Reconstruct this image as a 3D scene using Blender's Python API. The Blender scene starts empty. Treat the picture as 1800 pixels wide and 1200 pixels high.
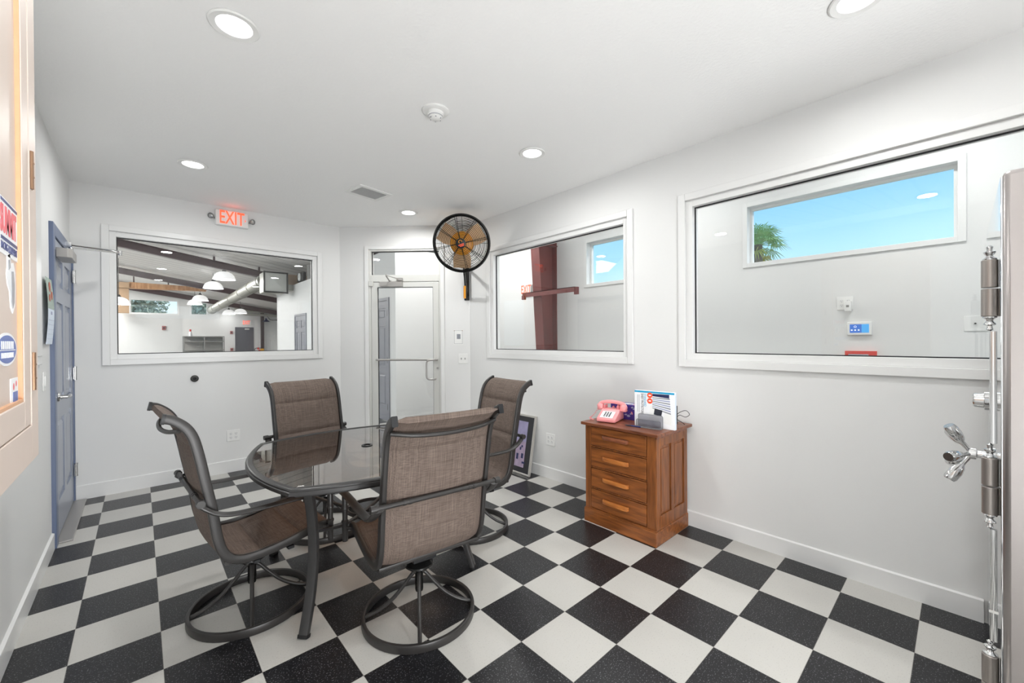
import bpy, bmesh, math, random
from math import sin, cos, pi, radians as R
from mathutils import Vector, Matrix
random.seed(7)
S = bpy.context.scene
C = S.collection
# ---------------------------------------------------------------- camera, world, light, exposure
cam = bpy.data.objects.new('camera', bpy.data.cameras.new('camera')); C.objects.link(cam)
cam.data.sensor_width = 36; cam.data.lens = 719.47 * 36 / 1800; cam.data.clip_start = .02; cam.data.clip_end = 300
_y, _p, _r = .832559, -.004351, -.006726
_c, _s = cos(_y), sin(_y)
R0, F0, Z0 = Vector((_s, -_c, 0)), Vector((_c, _s, 0)), Vector((0, 0, 1))
_f = F0 * cos(_p) + Z0 * sin(_p); _u = Z0 * cos(_p) - F0 * sin(_p)
_rt = R0 * cos(_r) + _u * sin(_r); _up = -R0 * sin(_r) + _u * cos(_r)
cam.matrix_world = Matrix(((_rt.x, _up.x, -_f.x, -2.503), (_rt.y, _up.y, -_f.y, -2.580), (_rt.z, _up.z, -_f.z, 1.384), (0, 0, 0, 1)))
S.camera = cam
S.view_settings.view_transform = 'Standard'; S.view_settings.look = 'None'
S.view_settings.gamma = 1; S.view_settings.use_curve_mapping = False
S.view_settings.exposure = 0.05
W = bpy.data.worlds.new('sky'); S.world = W; W.use_nodes = True
nt = W.node_tree; nt.nodes.clear()
wo = nt.nodes.new('ShaderNodeOutputWorld'); bg = nt.nodes.new('ShaderNodeBackground'); cr = nt.nodes.new('ShaderNodeValToRGB')
tc = nt.nodes.new('ShaderNodeTexCoord'); sx = nt.nodes.new('ShaderNodeSeparateXYZ')
nt.links.new(tc.outputs['Generated'], sx.inputs[0]); nt.links.new(sx.outputs['Z'], cr.inputs[0])
nt.links.new(cr.outputs[0], bg.inputs[0]); nt.links.new(bg.outputs[0], wo.inputs[0])
e = cr.color_ramp.elements
e[0].position = .06; e[0].color = (.74, .90, 1, 1)
e[1].position = .32; e[1].color = (.17, .52, .97, 1)
m_ = e.new(.17); m_.color = (.42, .76, 1, 1)
bg.inputs[1].default_value = 1.3

def area(name, loc, target, sx_, sy_, power, col=(1, 1, 1), spread=180, shape='RECTANGLE'):
    l = bpy.data.lights.new(name, 'AREA'); l.shape = shape; l.size = sx_
    if shape in ('RECTANGLE', 'ELLIPSE'): l.size_y = sy_
    l.energy = power; l.color = col; l.spread = R(spread)
    o = bpy.data.objects.new(name, l); C.objects.link(o); o.location = loc
    o.rotation_euler = (Vector(target) - Vector(loc)).to_track_quat('-Z', 'Y').to_euler()
    return o
def point(name, loc, power, r=.05, col=(1, 1, 1)):
    l = bpy.data.lights.new(name, 'POINT'); l.energy = power; l.shadow_soft_size = r; l.color = col
    o = bpy.data.objects.new(name, l); C.objects.link(o); o.location = loc
    return o
P_DOWN, P_BOUNCE, P_HALL, P_CORR, P_PEND = 10.5, 125, 1050, 18, 22
# low bounce light added behind the camera, standing in for a bounced flash
area('bounce_fill', (-2.1, -4.3, .35), (-1.7, .2, 2.8), 1.3, 1.3, P_BOUNCE, (.975, .99, 1))
# afternoon sun on the far side of the building
sl_ = bpy.data.lights.new('sun', 'SUN'); sl_.energy = 3.2; sl_.angle = R(.6); sl_.color = (1, .96, .9)
so_ = bpy.data.objects.new('sun', sl_); C.objects.link(so_); so_.location = (30, -15, 40); so_.rotation_euler = Vector((-.62, .42, -.95)).to_track_quat('-Z', 'Y').to_euler()
# area lights added under the closed hall roof to brighten the hall
area('hall_fill_near', (-4.5, 9, 3.85), (-4.5, 9, 0), 2.0, 8, P_HALL * .5, (1, .99, .97))
area('hall_fill_far', (-4.5, 18, 3.85), (-4.5, 18, 0), 2.0, 7, P_HALL * .5, (1, .99, .97))

# ---------------------------------------------------------------- materials
MATS = {}
def lin(c):
    if isinstance(c, str):
        c = [int(c[i:i + 2], 16) / 255 for i in (0, 2, 4)]
    return tuple((v / 12.92 if v <= .04045 else ((v + .055) / 1.055) ** 2.4) for v in c) + (1,)
def mat(name, col, rough=.5, metal=0, spec=.5, noise=0, nscale=20, bump=0, bscale=200, emit=None, estr=0, coat=0, trans=0):
    m = bpy.data.materials.new(name); m.use_nodes = True; MATS[name] = m
    n = m.node_tree; b = n.nodes['Principled BSDF']
    c = lin(col) if isinstance(col, str) else tuple(col) + (1,)
    b.inputs['Base Color'].default_value = c; b.inputs['Roughness'].default_value = rough
    b.inputs['Metallic'].default_value = metal; b.inputs['Specular IOR Level'].default_value = spec
    b.inputs['Coat Weight'].default_value = coat
    if emit is not None:
        b.inputs['Emission Color'].default_value = lin(emit) if isinstance(emit, str) else tuple(emit) + (1,)
        b.inputs['Emission Strength'].default_value = estr
    if noise or bump:
        t = n.nodes.new('ShaderNodeTexCoord')
    if noise:
        x = n.nodes.new('ShaderNodeTexNoise'); x.inputs['Scale'].default_value = nscale; x.inputs['Detail'].default_value = 4
        n.links.new(t.outputs['Object'], x.inputs['Vector'])
        mp = n.nodes.new('ShaderNodeMapRange'); mp.inputs[3].default_value = 1 - noise; mp.inputs[4].default_value = 1 + noise
        n.links.new(x.outputs['Fac'], mp.inputs[0])
        mx = n.nodes.new('ShaderNodeVectorMath'); mx.operation = 'SCALE'; mx.inputs[0].default_value = c[:3]
        n.links.new(mp.outputs[0], mx.inputs['Scale']); n.links.new(mx.outputs[0], b.inputs['Base Color'])
    if bump:
        x = n.nodes.new('ShaderNodeTexNoise'); x.inputs['Scale'].default_value = bscale; x.inputs['Detail'].default_value = 3
        n.links.new(t.outputs['Object'], x.inputs['Vector'])
        bp = n.nodes.new('ShaderNodeBump'); bp.inputs['Strength'].default_value = bump; bp.inputs['Distance'].default_value = .002
        n.links.new(x.outputs['Fac'], bp.inputs['Height']); n.links.new(bp.outputs[0], b.inputs['Normal'])
    return m
mat('wall_paint', 'e0e0df', .55, noise=.012, nscale=2, bump=.12, bscale=120)
mat('ceiling_paint', 'f4f4f3', .85, bump=.8, bscale=60)
mat('trim_paint', 'e3e3e2', .32)
mat('plastic_white', 'e9e9e7', .35)
mat('plastic_grey', '8a8a88', .4)
mat('gasket', '15151a', .5)
mat('alu_white', 'd4d4d0', .35, metal=.15)
mat('alu_grey', 'a9a6a3', .35, metal=.5)
mat('chrome', 'd8d8d8', .12, metal=1)
mat('steel_dark', '4a4a48', .4, metal=.7)
mat('steel_brushed', 'b3adab', .3, metal=1, noise=.04, nscale=3)
mat('steel_polished', 'e6e8ea', .06, metal=1)
mat('steel_satin', 'a39c97', .33, metal=.9)
mat('chair_metal', '312f2e', .38, metal=.15, noise=.06, nscale=14)
mat('table_metal', '373636', .34, metal=.2, noise=.04, nscale=10)
mat('black_plastic', '101114', .45)
mat('black_gloss', '141414', .25)
mat('rubber', '0c0c0d', .7)
mat('door_blue', '5d6a86', .38, coat=.1)
mat('door_leaf_blue', '8b92a1', .3, coat=.2)
mat('door_grey', '85868e', .4)
mat('door_grey_dark', '55555d', .4)
mat('bronze', '9a7b63', .35, metal=.9)
mat('maple', 'd3c3b8', .45, noise=.04, nscale=6)
mat('maple_edge', 'd8a680', .45, noise=.10, nscale=40)
mat('fan_orange', 'f0a028', .35)
mat('fan_tan', 'dcb68e', .35, metal=.2)
mat('pink', 'ee9a9c', .3)
mat('pink_dark', 'd98084', .35)
mat('tissue_purple', '3f2f86', .45)
mat('paper', 'ecedef', .6)
mat('paper_blue', 'd9e3f0', .55)
mat('ink', '2a2d38', .6)
mat('ink_grey', '8a8d94', .6)
mat('cyan', '1d9cc8', .45)
mat('orange_red', 'ee5630', .45)
mat('navy', '232a55', .4)
mat('lavender', '9ea3c0', .45)
mat('mesh_grey', '8d8f93', .4, metal=.6)
mat('pen_blue', '24356e', .3)
mat('red_iron', '6e2f2c', .5, noise=.08, nscale=6)
mat('dark_iron', '4b3336', .5, noise=.08, nscale=6)
mat('red', 'd8403a', .5)
mat('galvanised', 'a3a299', .45, metal=.6, noise=.1, nscale=5)
mat('grey_red', 'a05a58', .5)
mat('yellow', 'e0a020', .5)
mat('shelf_metal', '8f8e8c', .4, metal=.3)
mat('shelf_panel', 'b4b1ac', .5)
mat('duct_panel', 'c3c4bf', .5, metal=.15)
mat('leaf_pale', 'a9b09c', .6, noise=.35, nscale=3)
mat('osb', 'b09478', .8, noise=.1, nscale=12)
mat('picture_mat_black', '26262a', .35)
mat('frame_silver', 'c9c6c0', .3, metal=.7)
mat('poster_lilac', '8e88a8', .5, noise=.35, nscale=14)
mat('poster_pink', '9a8aa0', .5, noise=.4, nscale=22)
mat('leaf_green', '86b35c', .5, noise=.3, nscale=3)
mat('leaf_yellow', 'c3b43a', .5)
mat('bark', '6b5a48', .9, noise=.3, nscale=6)
mat('concrete', 'b0aeaa', .6, noise=.05)
mat('ground', '8a9468', .9, noise=.2, nscale=.3)
mat('light_disc', 'ffffff', .5, emit=(1, 1, .99), estr=9)
mat('exit_red', 'ff5a38', .5, emit=(1, .10, .04), estr=1.1)
mat('exit_face', 'f2eeec', .4, emit=(1, .9, .88), estr=.08)
mat('screen_blue', '2a5fae', .3, emit='2a62b4', estr=.7)
mat('screen_cyan', '3a8fca', .3, emit='3f95cf', estr=.7)
mat('screen_white', 'e8f0fa', .3, emit='e8f0fa', estr=.8)
mat('sticker_blue', '5f74b4', .4)
mat('sticker_red', 'e46a72', .4)
mat('sticker_navy', '3a4478', .4)
mat('sticker_grey', '9a9ca2', .4)
mat('photo_red', 'b0604c', .5, noise=.3, nscale=60)
mat('photo_green', 'a0b0a6', .5, noise=.4, nscale=40)
mat('glass_shade', 'f2f2f4', .25, emit=(1, 1, 1), estr=.55)

def glass(name, tint=(1, 1, 1), k=1.0, rough=0.0):
    m = bpy.data.materials.new(name); m.use_nodes = True; MATS[name] = m
    n = m.node_tree; n.nodes.clear()
    o = n.nodes.new('ShaderNodeOutputMaterial'); t = n.nodes.new('ShaderNodeBsdfTransparent'); g = n.nodes.new('ShaderNodeBsdfGlossy')
    t.inputs[0].default_value = tint + (1,); g.inputs['Roughness'].default_value = rough
    ge = n.nodes.new('ShaderNodeNewGeometry'); dt = n.nodes.new('ShaderNodeVectorMath'); dt.operation = 'DOT_PRODUCT'
    n.links.new(ge.outputs['Normal'], dt.inputs[0]); n.links.new(ge.outputs['Incoming'], dt.inputs[1])
    def M(op, a, b):
        q = n.nodes.new('ShaderNodeMath'); q.operation = op
        for i_, v_ in enumerate((a, b)):
            if v_ is None: continue
            if isinstance(v_, (int, float)): q.inputs[i_].default_value = v_
            else: n.links.new(v_, q.inputs[i_])
        return q.outputs[0]
    sch = M('ADD', M('MULTIPLY', M('POWER', M('SUBTRACT', 1.0, M('ABSOLUTE', dt.outputs['Value'], None)), 5.0), .96), .04)   # Schlick, alike on both faces
    mu = n.nodes.new('ShaderNodeMath'); mu.operation = 'MULTIPLY'; mu.inputs[1].default_value = k; mu.use_clamp = True
    mx = n.nodes.new('ShaderNodeMixShader')
    n.links.new(sch, mu.inputs[0]); n.links.new(mu.outputs[0], mx.inputs[0])
    n.links.new(t.outputs[0], mx.inputs[1]); n.links.new(g.outputs[0], mx.inputs[2]); n.links.new(mx.outputs[0], o.inputs[0])
    return m
glass('window_glass', (.985, .99, .985), 1.0)
glass('table_glass', (.63, .52, .44), 2.0)
glass('mesh_see', (.80, .80, .82), 1.2, .4)

def wood(name, c1, c2, scale=6, stretch=(1, 1, .12), rough=.38, coat=.15):
    m = bpy.data.materials.new(name); m.use_nodes = True; MATS[name] = m
    n = m.node_tree; b = n.nodes['Principled BSDF']; b.inputs['Roughness'].default_value = rough; b.inputs['Coat Weight'].default_value = coat
    t = n.nodes.new('ShaderNodeTexCoord'); mp = n.nodes.new('ShaderNodeMapping'); mp.inputs['Scale'].default_value = stretch
    x = n.nodes.new('ShaderNodeTexNoise'); x.inputs['Scale'].default_value = scale * 8; x.inputs['Detail'].default_value = 6; x.inputs['Distortion'].default_value = .6
    r = n.nodes.new('ShaderNodeValToRGB'); r.color_ramp.elements[0].position = .3; r.color_ramp.elements[1].position = .72
    r.color_ramp.elements[0].color = lin(c1); r.color_ramp.elements[1].color = lin(c2)
    n.links.new(t.outputs['Object'], mp.inputs[0]); n.links.new(mp.outputs[0], x.inputs['Vector'])
    n.links.new(x.outputs['Fac'], r.inputs[0]); n.links.new(r.outputs[0], b.inputs['Base Color'])
    return m
wood('oak_h', '643719', '9c5c2b', 5, (.12, 1, 1))
wood('oak_v', '613619', '97592a', 5, (1, 1, .1))
wood('oak_top', '5a2f1b', '93583a', 5, (.12, 1, 1))
wood('oak_pull', '9a5522', 'c9813f', 5, (.2, 1, 1))
wood('oak_pull_dark', '6b3b26', '8e5437', 5, (.2, 1, 1))
wood('pine_boards', 'b98258', 'e2b489', 2, (1, 1, .1), .6, 0)

def fabric():
    m = bpy.data.materials.new('sling_fabric'); m.use_nodes = True; MATS['sling_fabric'] = m
    n = m.node_tree; b = n.nodes['Principled BSDF']; b.inputs['Roughness'].default_value = .75; b.inputs['Specular IOR Level'].default_value = .3
    t = n.nodes.new('ShaderNodeTexCoord')
    outs = []
    for sc in ((520, 9, 9), (9, 420, 420)):
        mp = n.nodes.new('ShaderNodeMapping'); mp.inputs['Scale'].default_value = sc
        x = n.nodes.new('ShaderNodeTexNoise'); x.inputs['Scale'].default_value = 1; x.inputs['Detail'].default_value = 2
        n.links.new(t.outputs['Object'], mp.inputs[0]); n.links.new(mp.outputs[0], x.inputs['Vector']); outs.append(x)
    a = n.nodes.new('ShaderNodeMath'); a.operation = 'ADD'; n.links.new(outs[0].outputs['Fac'], a.inputs[0]); n.links.new(outs[1].outputs['Fac'], a.inputs[1])
    r = n.nodes.new('ShaderNodeValToRGB'); r.color_ramp.elements[0].position = .33; r.color_ramp.elements[1].position = .67
    h = n.nodes.new('ShaderNodeMath'); h.operation = 'MULTIPLY'; h.inputs[1].default_value = .5
    n.links.new(a.outputs[0], h.inputs[0]); n.links.new(h.outputs[0], r.inputs[0])
    r.color_ramp.elements[0].color = lin('493e38'); r.color_ramp.elements[1].color = lin('7d6e65')
    n.links.new(r.outputs[0], b.inputs['Base Color'])
fabric()

def floor_mat():
    m = bpy.data.materials.new('checker_tile'); m.use_nodes = True; MATS['checker_tile'] = m
    n = m.node_tree; b = n.nodes['Principled BSDF']; L = n.links
    T = .3048
    geo = n.nodes.new('ShaderNodeTexCoord'); sp = n.nodes.new('ShaderNodeSeparateXYZ'); L.new(geo.outputs['Object'], sp.inputs[0])
    def M(op, a, b_=None, c_=None):
        k = n.nodes.new('ShaderNodeMath'); k.operation = op
        for i, v in enumerate((a, b_, c_)):
            if v is None: continue
            if isinstance(v, (int, float)): k.inputs[i].default_value = v
            else: L.new(v, k.inputs[i])
        return k.outputs[0]
    u = M('DIVIDE', sp.outputs['X'], T); v = M('DIVIDE', sp.outputs['Y'], T)
    fu = M('FLOOR', u); fv = M('FLOOR', v)
    par = M('FLOORED_MODULO', M('ADD', fu, fv), 2.0)       # 0 = black, 1 = white
    cv = n.nodes.new('ShaderNodeCombineXYZ'); L.new(fu, cv.inputs[0]); L.new(fv, cv.inputs[1])
    wn = n.nodes.new('ShaderNodeTexWhiteNoise'); wn.noise_dimensions = '2D'; L.new(cv.outputs[0], wn.inputs['Vector'])
    # speckle
    s1 = n.nodes.new('ShaderNodeTexNoise'); s1.inputs['Scale'].default_value = 165; s1.inputs['Detail'].default_value = 1; L.new(geo.outputs['Object'], s1.inputs['Vector'])
    s2 = n.nodes.new('ShaderNodeTexNoise'); s2.inputs['Scale'].default_value = 2.3; s2.inputs['Detail'].default_value = 2; L.new(geo.outputs['Object'], s2.inputs['Vector'])
    spk = n.nodes.new('ShaderNodeMapRange'); spk.inputs[1].default_value = .625; spk.inputs[2].default_value = .68; L.new(s1.outputs['Fac'], spk.inputs[0])
    spd = n.nodes.new('ShaderNodeMapRange'); spd.inputs[1].default_value = .36; spd.inputs[2].default_value = .28; L.new(s1.outputs['Fac'], spd.inputs[0])
    blk = n.nodes.new('ShaderNodeMix'); blk.data_type = 'RGBA'
    L.new(M('MULTIPLY', spk.outputs[0], .55), blk.inputs[0]); blk.inputs[6].default_value = lin('19191c'); blk.inputs[7].default_value = lin('8e8e92')
    wht = n.nodes.new('ShaderNodeMix'); wht.data_type = 'RGBA'
    L.new(M('MULTIPLY', spd.outputs[0], .4), wht.inputs[0]); wht.inputs[6].default_value = lin('bfbdb8'); wht.inputs[7].default_value = lin('8d8a84')
    mx = n.nodes.new('ShaderNodeMix'); mx.data_type = 'RGBA'; L.new(par, mx.inputs[0]); L.new(blk.outputs[2], mx.inputs[6]); L.new(wht.outputs[2], mx.inputs[7])
    # seam
    def edge(x):
        f = M('FRACT', x); return M('MINIMUM', f, M('SUBTRACT', 1.0, f))
    seam = M('LESS_THAN', M('MINIMUM', edge(u), edge(v)), .0032)
    sm = n.nodes.new('ShaderNodeMix'); sm.data_type = 'RGBA'; L.new(M('MULTIPLY', seam, .75), sm.inputs[0]); L.new(mx.outputs[2], sm.inputs[6]); sm.inputs[7].default_value = lin('77736d')
    # mild tone variation and wear
    tone = M('ADD', M('MULTIPLY', wn.outputs['Value'], .10), M('MULTIPLY', s2.outputs['Fac'], .16))
    tone = M('ADD', tone, .86)
    sc = n.nodes.new('ShaderNodeVectorMath'); sc.operation = 'SCALE'; L.new(sm.outputs[2], sc.inputs[0]); L.new(tone, sc.inputs['Scale'])
    L.new(sc.outputs[0], b.inputs['Base Color'])
    b.inputs['Roughness'].default_value = .30
    b.inputs['Specular IOR Level'].default_value = .38
    bp = n.nodes.new('ShaderNodeBump'); bp.inputs['Strength'].default_value = .10; bp.inputs['Distance'].default_value = .001
    L.new(s1.outputs['Fac'], bp.inputs['Height']); L.new(bp.outputs[0], b.inputs['Normal'])
floor_mat()
def roof_mat():
    m = bpy.data.materials.new('roof_liner'); m.use_nodes = True; MATS['roof_liner'] = m
    n = m.node_tree; b = n.nodes['Principled BSDF']; L = n.links; b.inputs['Roughness'].default_value = .5
    t = n.nodes.new('ShaderNodeTexCoord'); sp = n.nodes.new('ShaderNodeSeparateXYZ'); L.new(t.outputs['Object'], sp.inputs[0])
    d = n.nodes.new('ShaderNodeMath'); d.operation = 'DIVIDE'; d.inputs[1].default_value = .42; L.new(sp.outputs['Y'], d.inputs[0])
    f = n.nodes.new('ShaderNodeMath'); f.operation = 'FRACT'; L.new(d.outputs[0], f.inputs[0])
    l = n.nodes.new('ShaderNodeMath'); l.operation = 'LESS_THAN'; l.inputs[1].default_value = .12; L.new(f.outputs[0], l.inputs[0])
    mx = n.nodes.new('ShaderNodeMix'); mx.data_type = 'RGBA'; L.new(l.outputs[0], mx.inputs[0])
    mx.inputs[6].default_value = lin('e4e1de'); mx.inputs[7].default_value = lin('b3b0ad'); L.new(mx.outputs[2], b.inputs['Base Color'])
roof_mat()

# ---------------------------------------------------------------- mesh helpers
def catmull(pts, n=6, closed=False):
    P = [Vector(p) for p in pts]; out = []; m = len(P)
    rng = range(m) if closed else range(m - 1)
    for i in rng:
        if closed: p0, p1, p2, p3 = P[(i - 1) % m], P[i], P[(i + 1) % m], P[(i + 2) % m]
        else: p0, p1, p2, p3 = P[max(i - 1, 0)], P[i], P[i + 1], P[min(i + 2, m - 1)]
        for k in range(n):
            t = k / n
            out.append(.5 * ((2 * p1) + (p2 - p0) * t + (2 * p0 - 5 * p1 + 4 * p2 - p3) * t * t + (3 * p1 - p0 - 3 * p2 + p3) * t ** 3))
    if not closed: out.append(P[-1].copy())
    return out
def circ(r, n=10, ry=None):
    ry = ry or r
    return [(r * cos(2 * pi * i / n), ry * sin(2 * pi * i / n)) for i in range(n)]
def rrect(w, h, r=.004):
    o = []
    for cx, cy, a in ((w / 2 - r, h / 2 - r, 0), (-w / 2 + r, h / 2 - r, 90), (-w / 2 + r, -h / 2 + r, 180), (w / 2 - r, -h / 2 + r, 270)):
        for k in (0, 45, 90): o.append((cx + r * cos(R(a + k)), cy + r * sin(R(a + k))))
    return o
class MB:
    def __init__(s, M=None): s.v = []; s.f = []; s.M = M or Matrix()
    def add(s, vs, fs, M=None):
        b = len(s.v); T = s.M @ M if M else s.M
        s.v += [T @ Vector(p) for p in vs]; s.f += [tuple(b + i for i in q) for q in fs]; return s
    def box(s, x0, y0, z0, x1, y1, z1, M=None):
        x0, x1 = sorted((x0, x1)); y0, y1 = sorted((y0, y1)); z0, z1 = sorted((z0, z1))
        return s.add([(x0, y0, z0), (x1, y0, z0), (x1, y1, z0), (x0, y1, z0), (x0, y0, z1), (x1, y0, z1), (x1, y1, z1), (x0, y1, z1)],
                     [(0, 3, 2, 1), (4, 5, 6, 7), (0, 1, 5, 4), (1, 2, 6, 5), (2, 3, 7, 6), (3, 0, 4, 7)], M)
    def cbox(s, c, d, M=None):
        return s.box(c[0] - d[0] / 2, c[1] - d[1] / 2, c[2] - d[2] / 2, c[0] + d[0] / 2, c[1] + d[1] / 2, c[2] + d[2] / 2, M)
    def sweep(s, path, prof, closed=False, up=(0, 0, 1), scale=None, fixed=None):
        P = [Vector(p) for p in path]; m = len(P); k = len(prof); vs = []
        N = None
        for i in range(m):
            a = P[(i - 1) % m] if (closed or i > 0) else P[i]; b = P[(i + 1) % m] if (closed or i < m - 1) else P[i]
            t = (b - a).normalized()
            if fixed is not None:
                Bn = Vector(fixed); Nn = Bn.cross(t).normalized(); Bn = Bn.normalized()
            else:
                if N is None:
                    u = Vector(up)
                    if abs(u.dot(t)) > .95: u = Vector((1, 0, 0))
                    N = (u - t * u.dot(t)).normalized()
                else: N = (N - t * N.dot(t)).normalized()
                Nn = N; Bn = t.cross(Nn)
            q = scale(i / (m - 1)) if scale else 1
            for (x, y) in prof: vs.append(P[i] + Nn * x * q + Bn * y * q)
        fs = []
        for i in range(m if closed else m - 1):
            j = (i + 1) % m
            for a in range(k): fs.append((i * k + a, i * k + (a + 1) % k, j * k + (a + 1) % k, j * k + a))
        if not closed: fs += [tuple(range(k - 1, -1, -1)), tuple((m - 1) * k + a for a in range(k))]
        return s.add(vs, fs)
    def tube(s, path, r, n=10, **k): return s.sweep(path, circ(r, n), **k)
    def cyl(s, p, q, r, n=16, r2=None):
        r2 = r if r2 is None else r2
        return s.sweep([p, q], circ(1, n), scale=lambda t: r + (r2 - r) * t)
    def lathe(s, prof, n=24, M=None):
        vs = []; fs = []; m = len(prof)
        for (r, z) in prof:
            for i in range(n): vs.append((max(r, 1e-5) * cos(2 * pi * i / n), max(r, 1e-5) * sin(2 * pi * i / n), z))
        loop = prof[0][0] > 1e-4 and prof[-1][0] > 1e-4      # profile of a ring: join last to first
        for j in range(m if loop else m - 1):
            k = (j + 1) % m
            for i in range(n): fs.append((j * n + i, j * n + (i + 1) % n, k * n + (i + 1) % n, k * n + i))
        if not loop:
            if prof[0][0] > 1e-4: fs.append(tuple(range(n - 1, -1, -1)))
            if prof[-1][0] > 1e-4: fs.append(tuple((m - 1) * n + i for i in range(n)))
        return s.add(vs, fs, M)
    def prism(s, poly, z0, z1, M=None):
        k = len(poly)
        return s.add([(x, y, z0) for x, y in poly] + [(x, y, z1) for x, y in poly],
                     [tuple(range(k - 1, -1, -1)), tuple(range(k, 2 * k))] + [(i, (i + 1) % k, k + (i + 1) % k, k + i) for i in range(k)], M)
    def ring(s, O, I, y0, y1):          # rectangular ring in local x,z: O,I=(x0,x1,z0,z1)
        a, b, c, d = O; e_, f_, g_, h_ = I
        s.box(a, y0, c, e_, y1, d); s.box(f_, y0, c, b, y1, d)
        if g_ > c: s.box(e_, y0, c, f_, y1, g_)
        if d > h_: s.box(e_, y0, h_, f_, y1, d)
        return s
    def build(s, name, m, parent=None, bevel=0, smooth=True, loc=None, rot=None):
        me = bpy.data.meshes.new(name); me.from_pydata([tuple(v) for v in s.v], [], s.f)
        bm = bmesh.new(); bm.from_mesh(me); bmesh.ops.recalc_face_normals(bm, faces=bm.faces); bm.to_mesh(me); bm.free()
        me.materials.append(MATS[m])
        if smooth:
            me.polygons.foreach_set('use_smooth', [True] * len(me.polygons)); me.set_sharp_from_angle(angle=R(38))
        o = bpy.data.objects.new(name, me); C.objects.link(o)
        if bevel:
            b = o.modifiers.new('bevel', 'BEVEL'); b.width = bevel; b.segments = 2; b.limit_method = 'ANGLE'; b.angle_limit = R(50)
        if parent: o.parent = parent
        if loc: o.location = loc
        if rot: o.rotation_euler = rot
        return o
def tag(o, label, cat, group=None, kind=None):
    o['label'] = label; o['category'] = cat
    if group: o['group'] = group
    if kind: o['kind'] = kind
    return o
def empty(name, loc=(0, 0, 0), rz=0, parent=None, rot=None):
    o = bpy.data.objects.new(name, None); C.objects.link(o); o.location = loc; o.rotation_euler = rot or (0, 0, rz); o.empty_display_size = .1
    if parent: o.parent = parent
    return o
def thing(name, label, cat, loc=(0, 0, 0), rz=0, group=None, rot=None):
    return tag(empty(name, loc, rz, rot=rot), label, cat, group)
def structure(o):
    o['kind'] = 'structure'; return o
def text(s_, size, m, parent, loc, rot=(pi / 2, 0, 0), ext=.0005, name='lettering', sx=1, align='CENTER', bold=0):
    cu = bpy.data.curves.new(name, 'FONT'); cu.body = s_; cu.size = size; cu.extrude = ext; cu.align_x = align; cu.align_y = 'CENTER'; cu.offset = bold
    cu.resolution_u = 3
    t = bpy.data.objects.new(name, cu); C.objects.link(t)
    dg = bpy.context.evaluated_depsgraph_get(); me = bpy.data.meshes.new_from_object(t.evaluated_get(dg))
    C.objects.unlink(t); bpy.data.objects.remove(t)
    me.materials.clear(); me.materials.append(MATS[m])
    o = bpy.data.objects.new(name, me); C.objects.link(o); o.parent = parent; o.location = loc; o.rotation_euler = rot; o.scale = (sx, 1, 1)
    return o
def copy_tree(o, parent=None):
    c = o.copy(); C.objects.link(c)
    if parent: c.parent = parent
    for ch in list(o.children): copy_tree(ch, c)
    return c

# ---------------------------------------------------------------- room shell
CEIL = 2.80
XL, XR, YB = -2.947, .512, 2.65
YR = -6.0
def wall(name, x0, y0, rz, length, z1, openings=(), th=.12, m='wall_paint', z0=0.0):
    """local x along wall, y into the wall, z up; openings (s0,s1,z0,z1)"""
    e_ = MB(); xs = sorted({0, length} | {v for o in openings for v in o[:2]}); zs = sorted({z0, z1} | {v for o in openings for v in o[2:]})
    for i in range(len(xs) - 1):
        for j in range(len(zs) - 1):
            cx, cz = (xs[i] + xs[i + 1]) / 2, (zs[j] + zs[j + 1]) / 2
            if any(o[0] < cx < o[1] and o[2] < cz < o[3] for o in openings): continue
            e_.box(xs[i], 0, zs[j], xs[i + 1], th, zs[j + 1])
    bm = bmesh.new()
    o = e_.build(name, m, None, smooth=False)
    bm.from_mesh(o.data); bmesh.ops.remove_doubles(bm, verts=bm.verts, dist=1e-5); bm.verts.ensure_lookup_table(); bm.verts.index_update(); bm.faces.index_update()
    # drop the internal faces shared by neighbouring cells
    seen = {}
    for f in bm.faces: seen.setdefault(tuple(sorted(v.index for v in f.verts)), []).append(f)
    dead = [f for fs in seen.values() if len(fs) > 1 for f in fs]
    bmesh.ops.delete(bm, geom=dead, context='FACES'); bmesh.ops.recalc_face_normals(bm, faces=bm.faces); bm.to_mesh(o.data); bm.free()
    o.location = (x0, y0, 0); o.rotation_euler = (0, 0, rz)
    return structure(o)
fl = MB(); fl.box(-9, YR - .3, -.1, 5.5, 24.5, 0)
structure(fl.build('floor', 'checker_tile', smooth=False))
c_ = MB(); c_.box(XL - .12, YR - .1, CEIL, XR + .12, 1.51, CEIL + .1)
c_.prism([(XL - .12, 1.51), (XR + .12, 1.51), (XR + .12, 1.58), (-.60, 2.77), (XL - .12, 2.77)], CEIL, CEIL + .1)
structure(c_.build('ceiling', 'ceiling_paint', smooth=False))

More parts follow.
